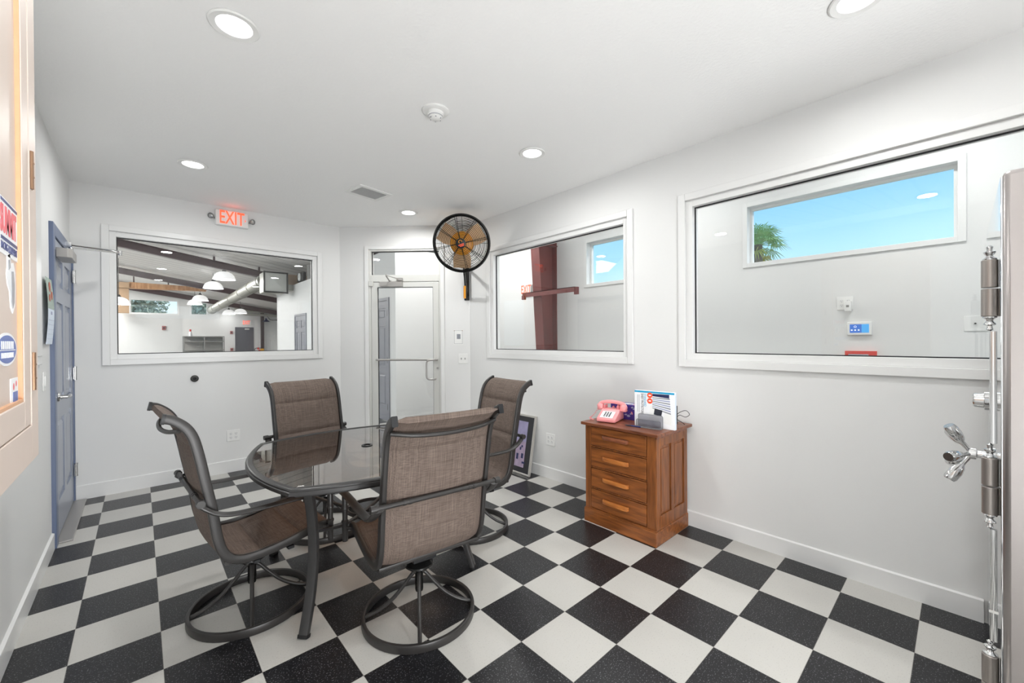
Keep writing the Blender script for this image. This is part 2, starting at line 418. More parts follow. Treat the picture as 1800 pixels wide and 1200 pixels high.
CW, FW = .052, .047       # casing width, inner frame width
def window(n, x0, y0, rz, o, wallname_open):
    s0, s1, z0, z1 = o
    w = structure(empty('window_%d' % n, (x0, y0, 0), rz))
    a = (s0, s1, z0, z1); b = (s0 + CW, s1 - CW, z0 + CW, z1 - CW); c = (s0 + CW + FW, s1 - CW - FW, z0 + CW + FW, z1 - CW - FW)
    MB().ring(a, b, -.018, .0).build('window_casing', 'trim_paint', w, bevel=.003, smooth=False)
    MB().ring(b, c, .004, .10).build('window_frame', 'trim_paint', w, bevel=.002, smooth=False)
    g = (c[0] + .007, c[1] - .007, c[2] + .007, c[3] - .007)
    MB().ring(c, g, .044, .056).build('gasket', 'gasket', w, smooth=False)
    MB().box(c[0] + .001, .048, c[2] + .001, c[1] - .001, .052, c[3] - .001).build('window_pane', 'window_glass', w, smooth=False)
    return w
def opening(o): return (o[0] + CW, o[1] - CW, o[2] + CW, o[3] - CW)
def shift(o, d): return (o[0] + d, o[1] + d, o[2], o[3])
# back wall: local s = x - XL
w1 = (.193, 2.087, 1.175, 2.455)
wall('wall_back', XL - .12, YB, 0, -.645 - XL + .12, CEIL, [shift(opening(w1), .12)])
window(1, XL, YB, 0, w1, None)
# right wall: s = 1.51 - y
w2 = (.36, 2.27, 1.175, 2.455); w3 = (2.655, 5.05, 1.175, 2.455)
wall('wall_right', XR, 1.51, -pi / 2, 1.51 - YR, CEIL, [opening(w2), opening(w3)])
window(2, XR, 1.51, -pi / 2, w2, None); window(3, XR, 1.51, -pi / 2, w3, None)
# corner wall at 45 degrees with the glazed door
DL = 1.633
wall('wall_corner', -.645, YB, -pi / 4, DL, CEIL, [(.365, 1.27, 0, 2.515)])
# left wall: s = y - YR
wall('wall_left', XL, YR, pi / 2, YB - YR, CEIL, [(1.60 - YR, 2.60 - YR, 0, 2.14)])
# rear wall behind the camera with a big window
wr = (1.25, 3.2, 1.9, 2.45)
wall('wall_rear', XR, YR, pi, XR - XL, CEIL, [opening(wr)])
window(4, XR, YR, pi, wr, None)

def baseboard(side, x0, y0, rz, segs, h=.112):
    b = MB()
    for a, c in segs: b.add([(a, 0, 0), (c, 0, 0), (c, -.013, 0), (a, -.013, 0), (a, 0, h), (c, 0, h), (c, -.013, h - .006), (a, -.013, h - .006)],
                            [(0, 1, 2, 3), (4, 7, 6, 5), (3, 2, 6, 7), (0, 4, 5, 1), (0, 3, 7, 4), (1, 5, 6, 2)])
    o = b.build('baseboard_' + side, 'trim_paint', smooth=False); o.location = (x0, y0, 0); o.rotation_euler = (0, 0, rz); structure(o)
baseboard('back', XL, YB, 0, [(0, -.645 - XL + .005)], .128)
baseboard('right', XR, 1.51, -pi / 2, [(-.005, 4.16)])
baseboard('corner', -.645, YB, -pi / 4, [(-.005, .315), (1.32, DL)])
baseboard('left', XL, YR, pi / 2, [(3.4, 1.515 - YR)])

# ---- door 1: blue six panel door on the left wall (local x = along +y)
d1 = structure(empty('door_1', (XL, 1.52, 0), pi / 2))
f = MB(); f.box(0, -.022, 0, .085, .06, 2.20); f.box(1.09, -.022, 0, 1.128, .06, 2.20); f.box(.085, -.022, 2.12, 1.09, .06, 2.20)
f.box(.085, .03, 0, .10, .06, 2.12); f.build('door_frame', 'door_blue', d1, bevel=.003, smooth=False)
lf = MB(); Y0, Y1 = -.012, .03
LX0, LX1, LT = .15 - .06, 1.085, 2.115
xm = (LX0 + LX1) / 2
def six_panel(lf, x0, x1, y0, y1, z0, z1):
    w = x1 - x0; st = .12 * w / .95; mid = .11 * w / .95; xm = (x0 + x1) / 2; H = z1 - z0
    rows = [(.115, .39), (.45, .79), (.845, .94)]
    lf.box(x0, y0 + .012, z0, x1, y1, z1)
    zs = [0] + [v for r in rows for v in r] + [1]
    for k in range(0, len(zs), 2): lf.box(x0, y0, z0 + zs[k] * H, x1, y0 + .012, z0 + zs[k + 1] * H)
    for a, b in ((x0, x0 + st), (xm - mid / 2, xm + mid / 2), (x1 - st, x1)):
        for r in rows: lf.box(a, y0, z0 + r[0] * H, b, y0 + .012, z0 + r[1] * H)
    for r in rows:
        for a, b in ((x0 + st, xm - mid / 2), (xm + mid / 2, x1 - st)):
            q = .03
            lf.add([(a + q, y0 + .012, z0 + r[0] * H + q), (b - q, y0 + .012, z0 + r[0] * H + q), (b - q, y0 + .012, z0 + r[1] * H - q), (a + q, y0 + .012, z0 + r[1] * H - q),
                    (a + q + .02, y0 + .003, z0 + r[0] * H + q + .02), (b - q - .02, y0 + .003, z0 + r[0] * H + q + .02), (b - q - .02, y0 + .003, z0 + r[1] * H - q - .02), (a + q + .02, y0 + .003, z0 + r[1] * H - q - .02)],
                   [(4, 5, 6, 7), (0, 1, 5, 4), (1, 2, 6, 5), (2, 3, 7, 6), (3, 0, 4, 7)])
    return lf
leaf = six_panel(MB(), LX0, LX1, Y0, Y1, .02, LT).build('door_leaf', 'door_leaf_blue', d1, smooth=False)
for hz in (1.955, 1.118, .28):
    h = MB(); h.cyl((1.098, -.026, hz - .052), (1.098, -.026, hz + .052), .012); h.box(1.055, -.0215, hz - .05, 1.098, -.0195, hz + .05); h.box(1.098, -.026, hz - .05, 1.128, -.0225, hz + .05)
    for k in (-.053, .053): h.cyl((1.098, -.026, hz + k - .004), (1.098, -.026, hz + k + .004), .014)
    h.build('hinge', 'chrome', d1)
h = MB(); h.lathe([(.03, 0), (.033, .004), (.03, .012), (.014, .014), (.012, .05), (.0, .05)], 24, Matrix.Translation((.205, -.012, 1.0)) @ Matrix.Rotation(pi / 2, 4, 'X'))
h.tube(catmull([(.205, -.055, 1.0), (.225, -.066, 1.0), (.27, -.068, .999), (.33, -.064, .997)], 5), .0095, 10)
hd = h.build('door_handle', 'chrome', d1); hd['label'] = 'chrome lever handle'
th_ = MB(); th_.box(.085, -.09, .0, 1.09, .05, .012); th_.build('threshold', 'alu_grey', d1, bevel=.004, smooth=False)
cl = MB(); cl.prism([(.14, -.018), (.14, -.075), (.165, -.095), (.42, -.095), (.44, -.075), (.44, -.018)], 1.985, 2.05)
co = cl.build('door_closer', 'alu_grey', d1, bevel=.003, smooth=False); co['label'] = 'silver grey overhead closer'
ar = MB(); ar.cyl((.50, -.06, 2.05), (.50, -.06, 2.115), .014)
ar.sweep([(.50, -.06, 2.11), (.80, -.325, 2.155)], rrect(.012, .024, .003)); ar.cyl((.80, -.325, 2.135), (.80, -.325, 2.175), .013)
ar.sweep([(.80, -.325, 2.168), (.70, -.03, 2.165)], circ(.008, 8)); ar.box(.64, -.05, 2.15, .76, -.02, 2.18)
ar.build('closer_arm', 'chrome', co)

# ---- door 2: glazed storefront door with transom in the corner wall
d2 = structure(empty('door_2', (-.645, YB, 0), -pi / 4))
MB().ring((.318, 1.317, 0, 2.557), (.366, 1.27, 0, 2.515), -.016, 0).build('door_casing', 'trim_paint', d2, bevel=.003, smooth=False)
f = MB(); f.ring((.366, 1.27, 0, 2.515), (.393, 1.247, 0, 2.495), .0, .1); f.box(.393, .0, 2.115, 1.247, .1, 2.2)
f.build('door_frame', 'alu_white', d2, bevel=.002, smooth=False)
MB().ring((.393, 1.247, 2.2, 2.495), (.40, 1.24, 2.204, 2.488), .04, .055).build('gasket', 'gasket', d2, smooth=False)
MB().box(.394, .046, 2.201, 1.246, .05, 2.494).build('transom_pane', 'window_glass', d2, smooth=False)
lf = MB().ring((.396, 1.244, .012, 2.108), (.472, 1.172, .26, 2.046), .004, .048).build('door_leaf', 'alu_white', d2, bevel=.002, smooth=False)
MB().ring((.472, 1.172, .26, 2.046), (.478, 1.166, .266, 2.04), .02, .032).build('leaf_gasket', 'gasket', lf, smooth=False)
MB().box(.473, .024, .261, 1.171, .028, 2.045).build('leaf_pane', 'window_glass', lf, smooth=False)
h = MB(); h.tube([(.46, -.02, 1.145), (1.235, -.02, 1.145)], .0125, 12)
for x_ in (.46, 1.2): h.cyl((x_, -.02, 1.145), (x_, .004, 1.145), .009)
h.build('push_bar', 'alu_grey', d2)
h = MB(); h.tube(catmull([(1.20, .0, 1.142), (1.19, -.05, 1.142), (1.13, -.062, 1.138), (1.105, -.062, 1.11), (1.103, -.062, 1.02), (1.105, -.062, .935), (1.13, -.062, .908), (1.19, -.05, .905), (1.20, .0, .905)], 5), .011, 12)
h.cyl((1.225, -.012, 1.04), (1.225, .004, 1.04), .012); h.build('pull_handle', 'alu_grey', d2)
cl = MB(); cl.box(.52, -.055, 2.052, .80, .003, 2.108); cl.box(.63, -.062, 2.047, .80, -.055, 2.085)
co = cl.build('door_closer', 'alu_grey', d2, bevel=.003, smooth=False)
h = MB(); h.sweep([(.645, -.03, 2.11), (.655, -.2, 2.165)], rrect(.018, .012, .003)); h.sweep([(.655, -.2, 2.165), (.76, -.03, 2.14)], circ(.006, 8)); h.box(.73, -.045, 2.12, .80, -.001, 2.155)
h.cyl((.645, -.03, 2.1), (.645, -.03, 2.125), .014); h.build('closer_arm', 'alu_grey', co)
h = MB(); h.box(.37, -.022, 2.06, .425, .0, 2.122); h.build('pivot_cover', 'alu_white', d2, bevel=.004, smooth=False)
MB().box(.27, -.06, 0, 1.36, .1, .012).build('threshold', 'alu_grey', d2, bevel=.004, smooth=False)

# ---------------------------------------------------------------- hall beyond the glazing
XH = .635; XO = 2.25
def roofz(x): return 3.67 - .155 * (x + 2.85)
def zr(x): return roofz(x) + .30
wo_ = [(-1.0, .0)]
# outer wall: s = 5 - y ; high windows
ow = [(5 - 1.035, 5 + 1.9 - 1.9 + .0, 2.17, 2.76)]
hw4 = (5 - 1.035, 5 + .38, 2.17, 2.76); hw5 = (5 + 1.06, 5 + 2.56, 2.17, 2.76)
wall('wall_hall_outer', XO, 5.0, -pi / 2, 12.5, 3.3, [hw4, hw5], th=.16)
def high_window(n, o):
    w = structure(empty('window_%d' % n, (XO, 5.0, 0), -pi / 2))
    s0, s1, z0, z1 = o
    MB().ring((s0 - .045, s1 + .045, z0 - .045, z1 + .045), (s0, s1, z0, z1), -.014, 0).build('window_casing', 'trim_paint', w, bevel=.002, smooth=False)
    MB().ring((s0, s1, z0, z1), (s0 + .022, s1 - .022, z0 + .012, z1 - .022), .08, .13).build('window_frame', 'plastic_white', w, smooth=False)
    MB().box(s0 + .02, .10, z0 + .01, s1 - .02, .104, z1 - .02).build('window_pane', 'window_glass', w, smooth=False)
high_window(5, hw4); high_window(6, hw5)
baseboard('hall_outer', XO, 5.0, -pi / 2, [(1.3, 11)])
# block of rooms on the right of the hall: corner at (.635, 3.73)
wall('wall_hall_block_side', XH, 3.73, pi / 2, 7.89, 2.87, [(.22, 1.20, 0, 2.12), (4.88, 5.92, 0, 2.10)], th=-.12)
wall('wall_hall_block_front', XH + .12, 3.73, 0, 2.78, 2.87, (), th=.12)
wall('wall_hall_block_end', XH, 11.62, pi, -2.9, 2.87, (), th=.12)
b_ = MB(); b_.box(XH - .0, 3.73, 2.87, 3.5, 11.62, 2.93); structure(b_.build('ceiling_hall_block', 'wall_paint', smooth=False))
baseboard('hall_block', XH, 3.73, pi / 2, [(0, .18), (1.24, 4.85)]) if False else None
bb = MB(); bb.box(XH - .013, 3.717, 0, XH, 3.90, .11); bb.box(XH - .013, 3.717, 0, 2.25, 3.73, .11); bb.box(XH - .013, 4.98, 0, XH, 8.55, .11)
structure(bb.build('baseboard_hall_block', 'trim_paint', smooth=False))
def hall_door(n, y0, y1, ztop):
    # door set in the block side wall, visible face towards -x; local x = -y direction
    d = structure(empty('door_%d' % n, (XH, y1, 0), -pi / 2)); w = y1 - y0
    f = MB(); f.ring((0, w, 0, ztop), (.05, w - .05, 0, ztop - .05), -.02, .08); f.build('door_frame', 'door_grey', d, bevel=.002, smooth=False)
    six_panel(MB(), .05, w - .05, -.004, .04, .01, ztop - .052).build('door_leaf', 'door_grey', d, smooth=False)
    for hz in (.25, 1.05, 1.85):
        h = MB(); h.cyl((w - .055, -.014, hz - .05), (w - .055, -.014, hz + .05), .008); h.build('hinge', 'steel_dark', d)
    h = MB(); h.cyl((.11, -.004, 1.0), (.11, -.05, 1.0), .012); h.cyl((.10, -.05, 1.0), (.22, -.05, 1.0), .009); h.build('door_handle', 'chrome', d)
hall_door(3, 3.95, 4.93, 2.12); hall_door(4, 8.61, 9.65, 2.10)
# far wall with exit door, added strip windows standing in for reflections in the near glass
YF = 22.5
reflection_strips = [(6.2, 7.86, 2.70, 3.33), (8.35, 8.98, 2.70, 3.30)]
wall('wall_hall_far', -9.0, YF, 0, 14.0, 4.9, reflection_strips, th=.2)
for n, o in ((7, reflection_strips[0]), (8, reflection_strips[1])):
    w = structure(empty('window_%d' % n, (-9.0, YF, 0), 0))
    MB().ring((o[0] - .05, o[1] + .05, o[2] - .05, o[3] + .05), o, -.02, 0).build('window_casing', 'trim_paint', w, smooth=False)
    MB().ring(o, (o[0] + .03, o[1] - .03, o[2] + .03, o[3] - .03), .02, .08).build('window_frame', 'plastic_white', w, smooth=False)
    MB().box(o[0] + .02, .05, o[2] + .02, o[1] - .02, .055, o[3] - .02).build('window_pane', 'window_glass', w, smooth=False)
wall('wall_hall_left', -9.0, -.5, pi / 2, 23.0, 4.9, [(3, 8, 0, 3.2), (11, 16, 0, 3.2)], th=.2)
wall('wall_hall_east', 3.5, 24, -pi / 2, 12.4, 3.3, (), th=.2)
wall('wall_hall_partition', -7.0, 17.8, 0, 5.74, 2.42, (), th=.15)
rf = MB()
def roof_piece(b, x0, x1, y0, y1):
    b.add([(x0, y0, zr(x0)), (x1, y0, zr(x1)), (x1, y1, zr(x1)), (x0, y1, zr(x0)), (x0, y0, zr(x0) + .1), (x1, y0, zr(x1) + .1), (x1, y1, zr(x1) + .1), (x0, y1, zr(x0) + .1)],
          [(0, 3, 2, 1), (4, 5, 6, 7), (0, 1, 5, 4), (1, 2, 6, 5), (2, 3, 7, 6), (3, 0, 4, 7)])
roof_piece(rf, -9.2, 2.45, -8, 24); roof_piece(rf, 2.45, 3.7, 3.7, 24)
structure(rf.build('ceiling_hall_roof', 'roof_liner', smooth=False))
for k, (yy, m_, th) in enumerate(((11.0, 'dark_iron', .19), (16.4, 'dark_iron', .2), (21.8, 'dark_iron', .22), (5.6, 'dark_iron', .19))):
    b = MB(); x0, x1 = (-7.6, 3.4) if yy > 12 else (-7.6, 3.4)
    for (dz0, dz1, hw) in ((0, .018, .075), (.018, th - .018, .006), (th - .018, th, .075)):
        vs = []
        for x in (x0, x1):
            z = roofz(x)
            vs += [(x, yy - hw, z + dz0), (x, yy + hw, z + dz0), (x, yy + hw, z + dz1), (x, yy - hw, z + dz1)]
        b.add(vs, [(0, 3, 2, 1), (4, 5, 6, 7), (0, 1, 5, 4), (1, 2, 6, 5), (2, 3, 7, 6), (3, 0, 4, 7)])
    if k == 0:
        for xx in (-1.0, .05): b.box(xx - .02, yy - .05, roofz(xx) + th, xx + .02, yy + .05, roofz(xx) + th + .1)
    structure(b.build('trim_%d' % (k + 1), m_, smooth=False))

# steel column against the outer wall
col = thing('steel_column', 'tapered oxide red steel column against the far wall of the hall', 'column', (XO, 1.69, 0))
b = MB(); xi0, xi1 = 2.05 - XO, 1.845 - XO
zt = 3.02
b.add([(xi0, -.005, 0), (-.02, -.005, 0), (-.02, .005, 0), (xi0, .005, 0), (xi1, -.005, zt), (-.02, -.005, zt), (-.02, .005, zt), (xi1, .005, zt)],
      [(0, 3, 2, 1), (4, 5, 6, 7), (0, 1, 5, 4), (1, 2, 6, 5), (2, 3, 7, 6), (3, 0, 4, 7)])
b.build('web', 'red_iron', col, smooth=False)
b = MB(); b.add([(xi0 - .012, -.085, 0), (xi0, -.085, 0), (xi0, .085, 0), (xi0 - .012, .085, 0), (xi1 - .012, -.085, zt), (xi1, -.085, zt), (xi1, .085, zt), (xi1 - .012, .085, zt)],
      [(0, 3, 2, 1), (4, 5, 6, 7), (0, 1, 5, 4), (1, 2, 6, 5), (2, 3, 7, 6), (3, 0, 4, 7)])
b.box(-.02, -.085, 0, -.002, .085, zt); b.build('flange', 'red_iron', col, smooth=False)
b = MB(); b.box(xi1 - .05, -.10, 2.80, -.003, .10, 2.816); b.build('stiffener_plate', 'red_iron', col, smooth=False)
b = MB(); b.box(-.42, -.76, 2.025, -.408, .25, 2.095); b.box(-.42, -.76, 2.085, -.36, .25, 2.095); b.box(-.41, -.80, 1.99, -.37, -.745, 2.09); b.box(-.44, .19, 1.99, -.40, .245, 2.05)
b.build('cross_arm', 'red_iron', col, smooth=False)

# exit signs
def exit_sign(loc, rz, label, w=.296, h=.165, heads=True, hw=.065, arrow=True, back=False):
    t = thing('exit_sign', label, 'sign', loc, rz, None)
    MB().cbox((0, -.022, 0), (w, .044, h)).build('housing', 'plastic_white', t, bevel=.012)
    o = text('EXIT', h * 1.16, 'exit_red', t, (-w * .01, -.0452, -.002), ext=.0006, sx=.57, bold=.0022 * h / .165); o['label'] = 'glowing red letters'
    if arrow: MB().add([(w * .36, -.0458, .012), (w * .36 + .016, -.0458, -.006), (w * .36, -.0458, -.024), (w * .36 + .008, -.0458, -.006), (w * .36, -.0452, .012), (w * .36 + .016, -.0452, -.006), (w * .36, -.0452, -.024), (w * .36 + .008, -.0452, -.006)],
                       [(0, 1, 3), (1, 2, 3), (4, 7, 5), (5, 7, 6), (0, 4, 5, 1), (1, 5, 6, 2), (2, 6, 7, 3), (3, 7, 4, 0)]).build('arrow', 'exit_red', t, smooth=False)
    if heads:
        for sg in (-1, 1):
            hb = MB(); M_ = Matrix.Translation((sg * (w / 2 + .032), -.035, 0)) @ Matrix.Rotation(pi / 2 + .25, 4, 'X') @ Matrix.Rotation(sg * .5, 4, 'Y')
            hb.lathe([(0, -.02), (.018, -.018), (.027, .0), (.029, .012), (.024, .013), (.02, .004), (0, .002)], 20, M_)
            hb.box(sg * w / 2, -.03, -.02, sg * (w / 2 + .03), -.012, -.008)
            lh = hb.build('lamp_head', 'plastic_grey', t)
            MB().lathe([(0, .004), (.018, .006), (0, .0085)], 16, M_).build('bulb', 'chrome', lh)
    return t
exit_sign((-1.768, YB, 2.682), 0, 'lit red EXIT sign with twin lamp heads above the left window')
s2_ = exit_sign((XO, 2.245, 2.205), -pi / 2, 'red EXIT sign on the hall wall left of the red column', .21, .17, False, arrow=True)
s3_ = exit_sign((1.617, YF, 2.36), 0, 'small red EXIT sign above the dark grey door across the hall', .42, .24, False, arrow=False)
# exit glow light of the near sign
point('exit_sign_glow', (-1.768, YB - .09, 2.72), .09, .03, (1, .12, .05))
# far exit door
d5 = structure(empty('door_5', (1.12, YF, 0), 0))
MB().ring((0, .815, 0, 2.125), (.04, .775, 0, 2.085), -.03, .02).build('door_frame', 'door_grey_dark', d5, smooth=False)
b = MB(); b.box(.04, -.015, .01, .775, .01, 2.085); b.build('door_leaf', 'door_grey_dark', d5, smooth=False)
b = MB(); b.box(.42, -.07, 2.0, .62, -.015, 2.06); b.build('door_closer', 'plastic_white', d5, smooth=False)

# pull stations / red wall boxes
def red_box(x, y, z, rz, label, grp=None):
    t = tag(MB().cbox((0, -.03, 0), (.11, .06, .15)).build('alarm_box', 'grey_red', None, bevel=.006, loc=(x, y, z), rot=(0, 0, rz)), label, 'alarm box', grp)
    MB().cbox((0, -.061, .0), (.06, .004, .05)).build('front_plate', 'ink', t)
red_box(-1.818, 17.8, 1.92, 0, 'small dark red alarm box on the low white hall partition')
red_box(.965, YF, 1.85, 0, 'small red alarm box on the far hall wall left of the grey door, upper one')
red_box(.97, YF, .98, 0, 'small red alarm box on the far hall wall left of the grey door, lower one')
# timber band added as a solid stand-in for a reflection in the left window
t = thing('timber_reflection', 'pale timber band standing in for a window reflection, under the hall roof, with a brown end', 'reflection stand-in', (-1.69, 17.4, 0))
b = MB(); b.add([(-1.08, -.15, 3.30), (1.13, -.15, 3.36), (1.13, .15, 3.36), (-1.08, .15, 3.30), (-1.08, -.15, 3.52), (1.13, -.15, 3.50), (1.13, .15, 3.50), (-1.08, .15, 3.52)],
                [(0, 3, 2, 1), (4, 5, 6, 7), (0, 1, 5, 4), (1, 2, 6, 5), (2, 3, 7, 6), (3, 0, 4, 7)])
b.build('timber_boards', 'pine_boards', t, smooth=False)
b = MB(); b.box(-1.38, -.15, 2.42, -1.08, .15, 3.30); b.box(-1.38, -.2, 3.3, -1.06, .2, 3.5); b.build('end_post', 'osb', t, smooth=False)
for xx in (-.95, .0, 1.0): MB().box(xx - .02, -.02, 3.45, xx + .02, .02, zr(xx - 1.69) + .02).build('hanger', 'dark_iron', t, smooth=False)
# pendant lamps down the hall: dome glass shades on thin rods
def pendant_proto():
    t = empty('pendant_lamp')
    MB().lathe([(.0, .235), (.05, .232), (.12, .215), (.19, .175), (.24, .115), (.265, .05), (.28, .0), (.274, .0), (.258, .05), (.232, .11), (.183, .168), (.11, .207), (.0, .22)], 28).build('lamp_shade', 'glass_shade', t)
    MB().lathe([(0, .225), (.05, .23), (.055, .25), (.035, .29), (.012, .31), (0, .31)], 16).build('lamp_cap', 'steel_dark', t)
    MB().cyl((0, 0, .28), (0, 0, .5), .008).build('rod', 'steel_dark', t)
    MB().lathe([(0, -.008), (.02, 0), (.026, .03), (.016, .06), (0, .08)], 12).build('bulb', 'light_disc', t)
    return t
pp = pendant_proto()
pend = [(-.677, 11.79, 3.18, 'white glass dome pendant in the hall, nearest and highest in the window'),
        (-.70, 13.95, 3.13, 'white glass dome pendant in the hall, second nearest, lower left of the nearest'),
        (-.65, 18.44, 3.07, 'white glass dome pendant in the hall, third nearest in the row'),
        (-.66, 20.5, 3.05, 'white glass dome pendant in the hall, farthest of the visible left row'),
        (.80, 22.0, 2.74, 'white glass dome pendant under the far end of the round duct, left of the pair'),
        (1.18, 21.3, 2.76, 'white glass dome pendant under the far end of the round duct, right of the pair'),
        (-2.97, 15.0, 2.56, 'white glass dome pendant at the left edge of the hall window')]
for i, (x, y, z, lb) in enumerate(pend):
    o = pp if i == 0 else copy_tree(pp)
    o.location = (x, y, z); tag(o, lb, 'pendant lamp', 'glass dome pendant lamps hanging in the hall')
    for ch in o.children:
        if ch.name.startswith('rod'):
            ch.location = (0, 0, 0); L_ = (roofz(x) + .3 - z - .28); ch.scale = (1, 1, L_ / .22); ch.location = (0, 0, .28 - .28 * L_ / .22)
    point('pendant_light', (x, y, z - .05), P_PEND * (.2 if y > 21 else 1), .05)
# spiral duct and plenum box
t = thing('spiral_duct', 'round galvanised spiral duct running down the hall under the roof', 'duct', (.03, 10.25, 3.04))
b = MB(); pth = [(0, 0, .0), (0, 5.5, -.08), (0, 11, -.16)]
b.sweep(pth, circ(.165, 24)); b.build('duct_run', 'galvanised', t)
for yy in (.25, 1.6, 3.2, 5.2, 7.4, 9.6, 10.9):
    zz = -.0145 * yy
    MB().cyl((0, yy - .03, zz), (0, yy + .03, zz - .002), .178, 24).build('duct_collar', 'galvanised', t)
b = MB(); b.cyl((.0, 11, -.16), (.0, 11.05, -.16), .19, 20); b.build('end_cap', 'galvanised', t)
t = thing('duct_plenum', 'square cross-creased galvanised duct box at the corner above the hall rooms', 'duct box', (.17, 9.9, 2.68))
MB().box(-.26, -.28, 0, .27, .30, .52).build('plenum_box', 'galvanised', t, smooth=False)
MB().add([(-.26, -.281, 0), (.27, -.281, 0), (.27, -.281, .52), (-.26, -.281, .52), (.005, -.325, .26)], [(0, 1, 4), (1, 2, 4), (2, 3, 4), (3, 0, 4), (0, 3, 2, 1)]).build('creased_panel', 'duct_panel', t, smooth=False)
MB().ring((-.285, .295, -.02, .54), (-.245, .255, .02, .50), -.30, -.27).build('flange_frame', 'steel_dark', t, smooth=False)
MB().box(.27, -.1, .1, .47, .3, .25).build('mount_bracket', 'galvanised', t, smooth=False)
t = thing('branch_duct', 'pair of slim galvanised branch ducts crossing high on the far hall wall', 'duct', (1.45, 21.9, 2.78))
for i, dz in enumerate((.0, .16)):
    b = MB(); b.sweep(catmull([(-.35, .3 - .3 * i, .3), (-.2, .2, .12 + dz * .6), (.15, .1, dz), (1.9, .1, dz - .05)], 6), circ(.065, 14)); b.build('duct_run', 'galvanised', t)
t = thing('loft_wall_panel', 'bare particle board end panel standing on the hall rooms beside the duct box', 'panel', (1.3, 9.95, 2.93))
MB().box(-.78, 0, 0, .9, .04, .30).build('board', 'osb', t, smooth=False)
t2 = thing('air_handler', 'black and white air handler on the roof of the hall rooms', 'air handler', (.72, 9.15, 2.93))
MB().cbox((-.045, 0, .14), (.09, .5, .24)).build('casing', 'black_plastic', t2, bevel=.02)
MB().lathe([(.03, 0), (.1, 0), (.1, .02), (.03, .02)], 20, Matrix.Translation((-.092, .0, .14)) @ Matrix.Rotation(-pi / 2, 4, 'Y')).build('fan_ring', 'plastic_white', t2)
t3 = thing('wall_strut', 'pale grey upright strut on the roof edge of the hall rooms', 'strut', (.66, 8.45, 2.93))
MB().box(-.02, -.12, 0, .03, .12, .36).build('post', 'shelf_metal', t3, smooth=False)
# shelving
t = thing('shelving_unit', 'two-bay grey metal shelving unit by the low partition across the hall', 'shelving', (-1.29, 17.0, 0))
for x_ in (0, .62, 1.24):
    b = MB(); b.box(x_, 0, 0, x_ + .03, .04, 1.60); b.box(x_, .42, 0, x_ + .03, .46, 1.60); b.build('upright', 'shelf_metal', t, smooth=False)
for z_ in (.3, .75, 1.05, 1.38, 1.57):
    for x_ in (.03, .65): MB().box(x_, 0, z_, x_ + .59, .46, z_ + .03).build('shelf', 'shelf_metal', t, smooth=False)
MB().box(0, .46, 0, 1.27, .47, 1.58).build('back_panel', 'shelf_panel', t, smooth=False)
t = thing('red_bottle', 'red and white bottle standing on the top shelf across the hall', 'bottle', (-1.07, 17.2, 1.60))
MB().lathe([(0, 0), (.05, 0), (.05, .14), (.02, .18), (0, .18)], 16).build('bottle_body', 'paper', t)
MB().lathe([(.0, .18), (.03, .18), (.03, .26), (0, .26)], 12).build('cap', 'red', t)
# far column, barn lamp, valve
t = thing('steel_post', 'slim dark red steel post on the far hall wall', 'post', (2.30, 22.3, 0))
b = MB(); b.box(-.06, -.006, 0, .06, .006, 2.9); b.box(-.07, -.08, 0, -.055, .08, 2.9); b.box(.055, -.08, 0, .07, .08, 2.9); b.build('post_section', 'dark_iron', t, smooth=False)
t = thing('barn_lamp', 'dark blue barn lamp on a gooseneck beside the slim red post', 'lamp', (2.42, 22.0, 2.42))
MB().lathe([(0, .16), (.04, .15), (.06, .09), (.19, .0), (.18, .0), (.05, .08), (0, .09)], 20).build('lamp_shade', 'navy', t)
MB().tube(catmull([(0, 0, .13), (0, .05, .2), (.05, .2, .21), (.05, .47, .19)], 5), .012).build('gooseneck', 'navy', t)
t = thing('wall_hose_arm', 'black curved hose arm on the far hall wall right of the slim post', 'hose arm', (2.75, 22.4, 2.55))
MB().tube(catmull([(-.2, 0, .18), (-.1, 0, .04), (0, 0, -.02), (.25, 0, -.02)], 6), .015).build('arm_tube', 'ink', t)
MB().lathe([(0, -.05), (.05, -.02), (.05, .03), (0, .05)], 12, Matrix.Translation((.27, 0, -.02))).build('end_knob', 'ink', t)
t = thing('pipe_valve', 'red and yellow pipe valve with a black handwheel by the slim post', 'valve', (2.13, 22.1, .95))
MB().sweep([(.17 * cos(a / 16 * 2 * pi) - .06, 0, .1 * sin(a / 16 * 2 * pi)) for a in range(16)], circ(.016, 8), closed=True).build('handwheel', 'ink', t)
MB().lathe([(0, 0), (.06, .0), (.05, .06), (.02, .08), (0, .14)], 14, Matrix.Translation((-.06, 0, .02))).build('bonnet', 'red', t)
MB().cyl((0, .05, -.95), (0, .05, .0), .05, 14).build('riser', 'red', t)
MB().cbox((.12, 0, 0), (.16, .1, .12)).build('body', 'yellow', t, bevel=.02)
d6 = structure(empty('door_6', (2.52, YF, 0), 0))
six_panel(MB(), 0, .5, -.04, .0, .0, 1.9).build('door_leaf', 'trim_paint', d6, smooth=False)

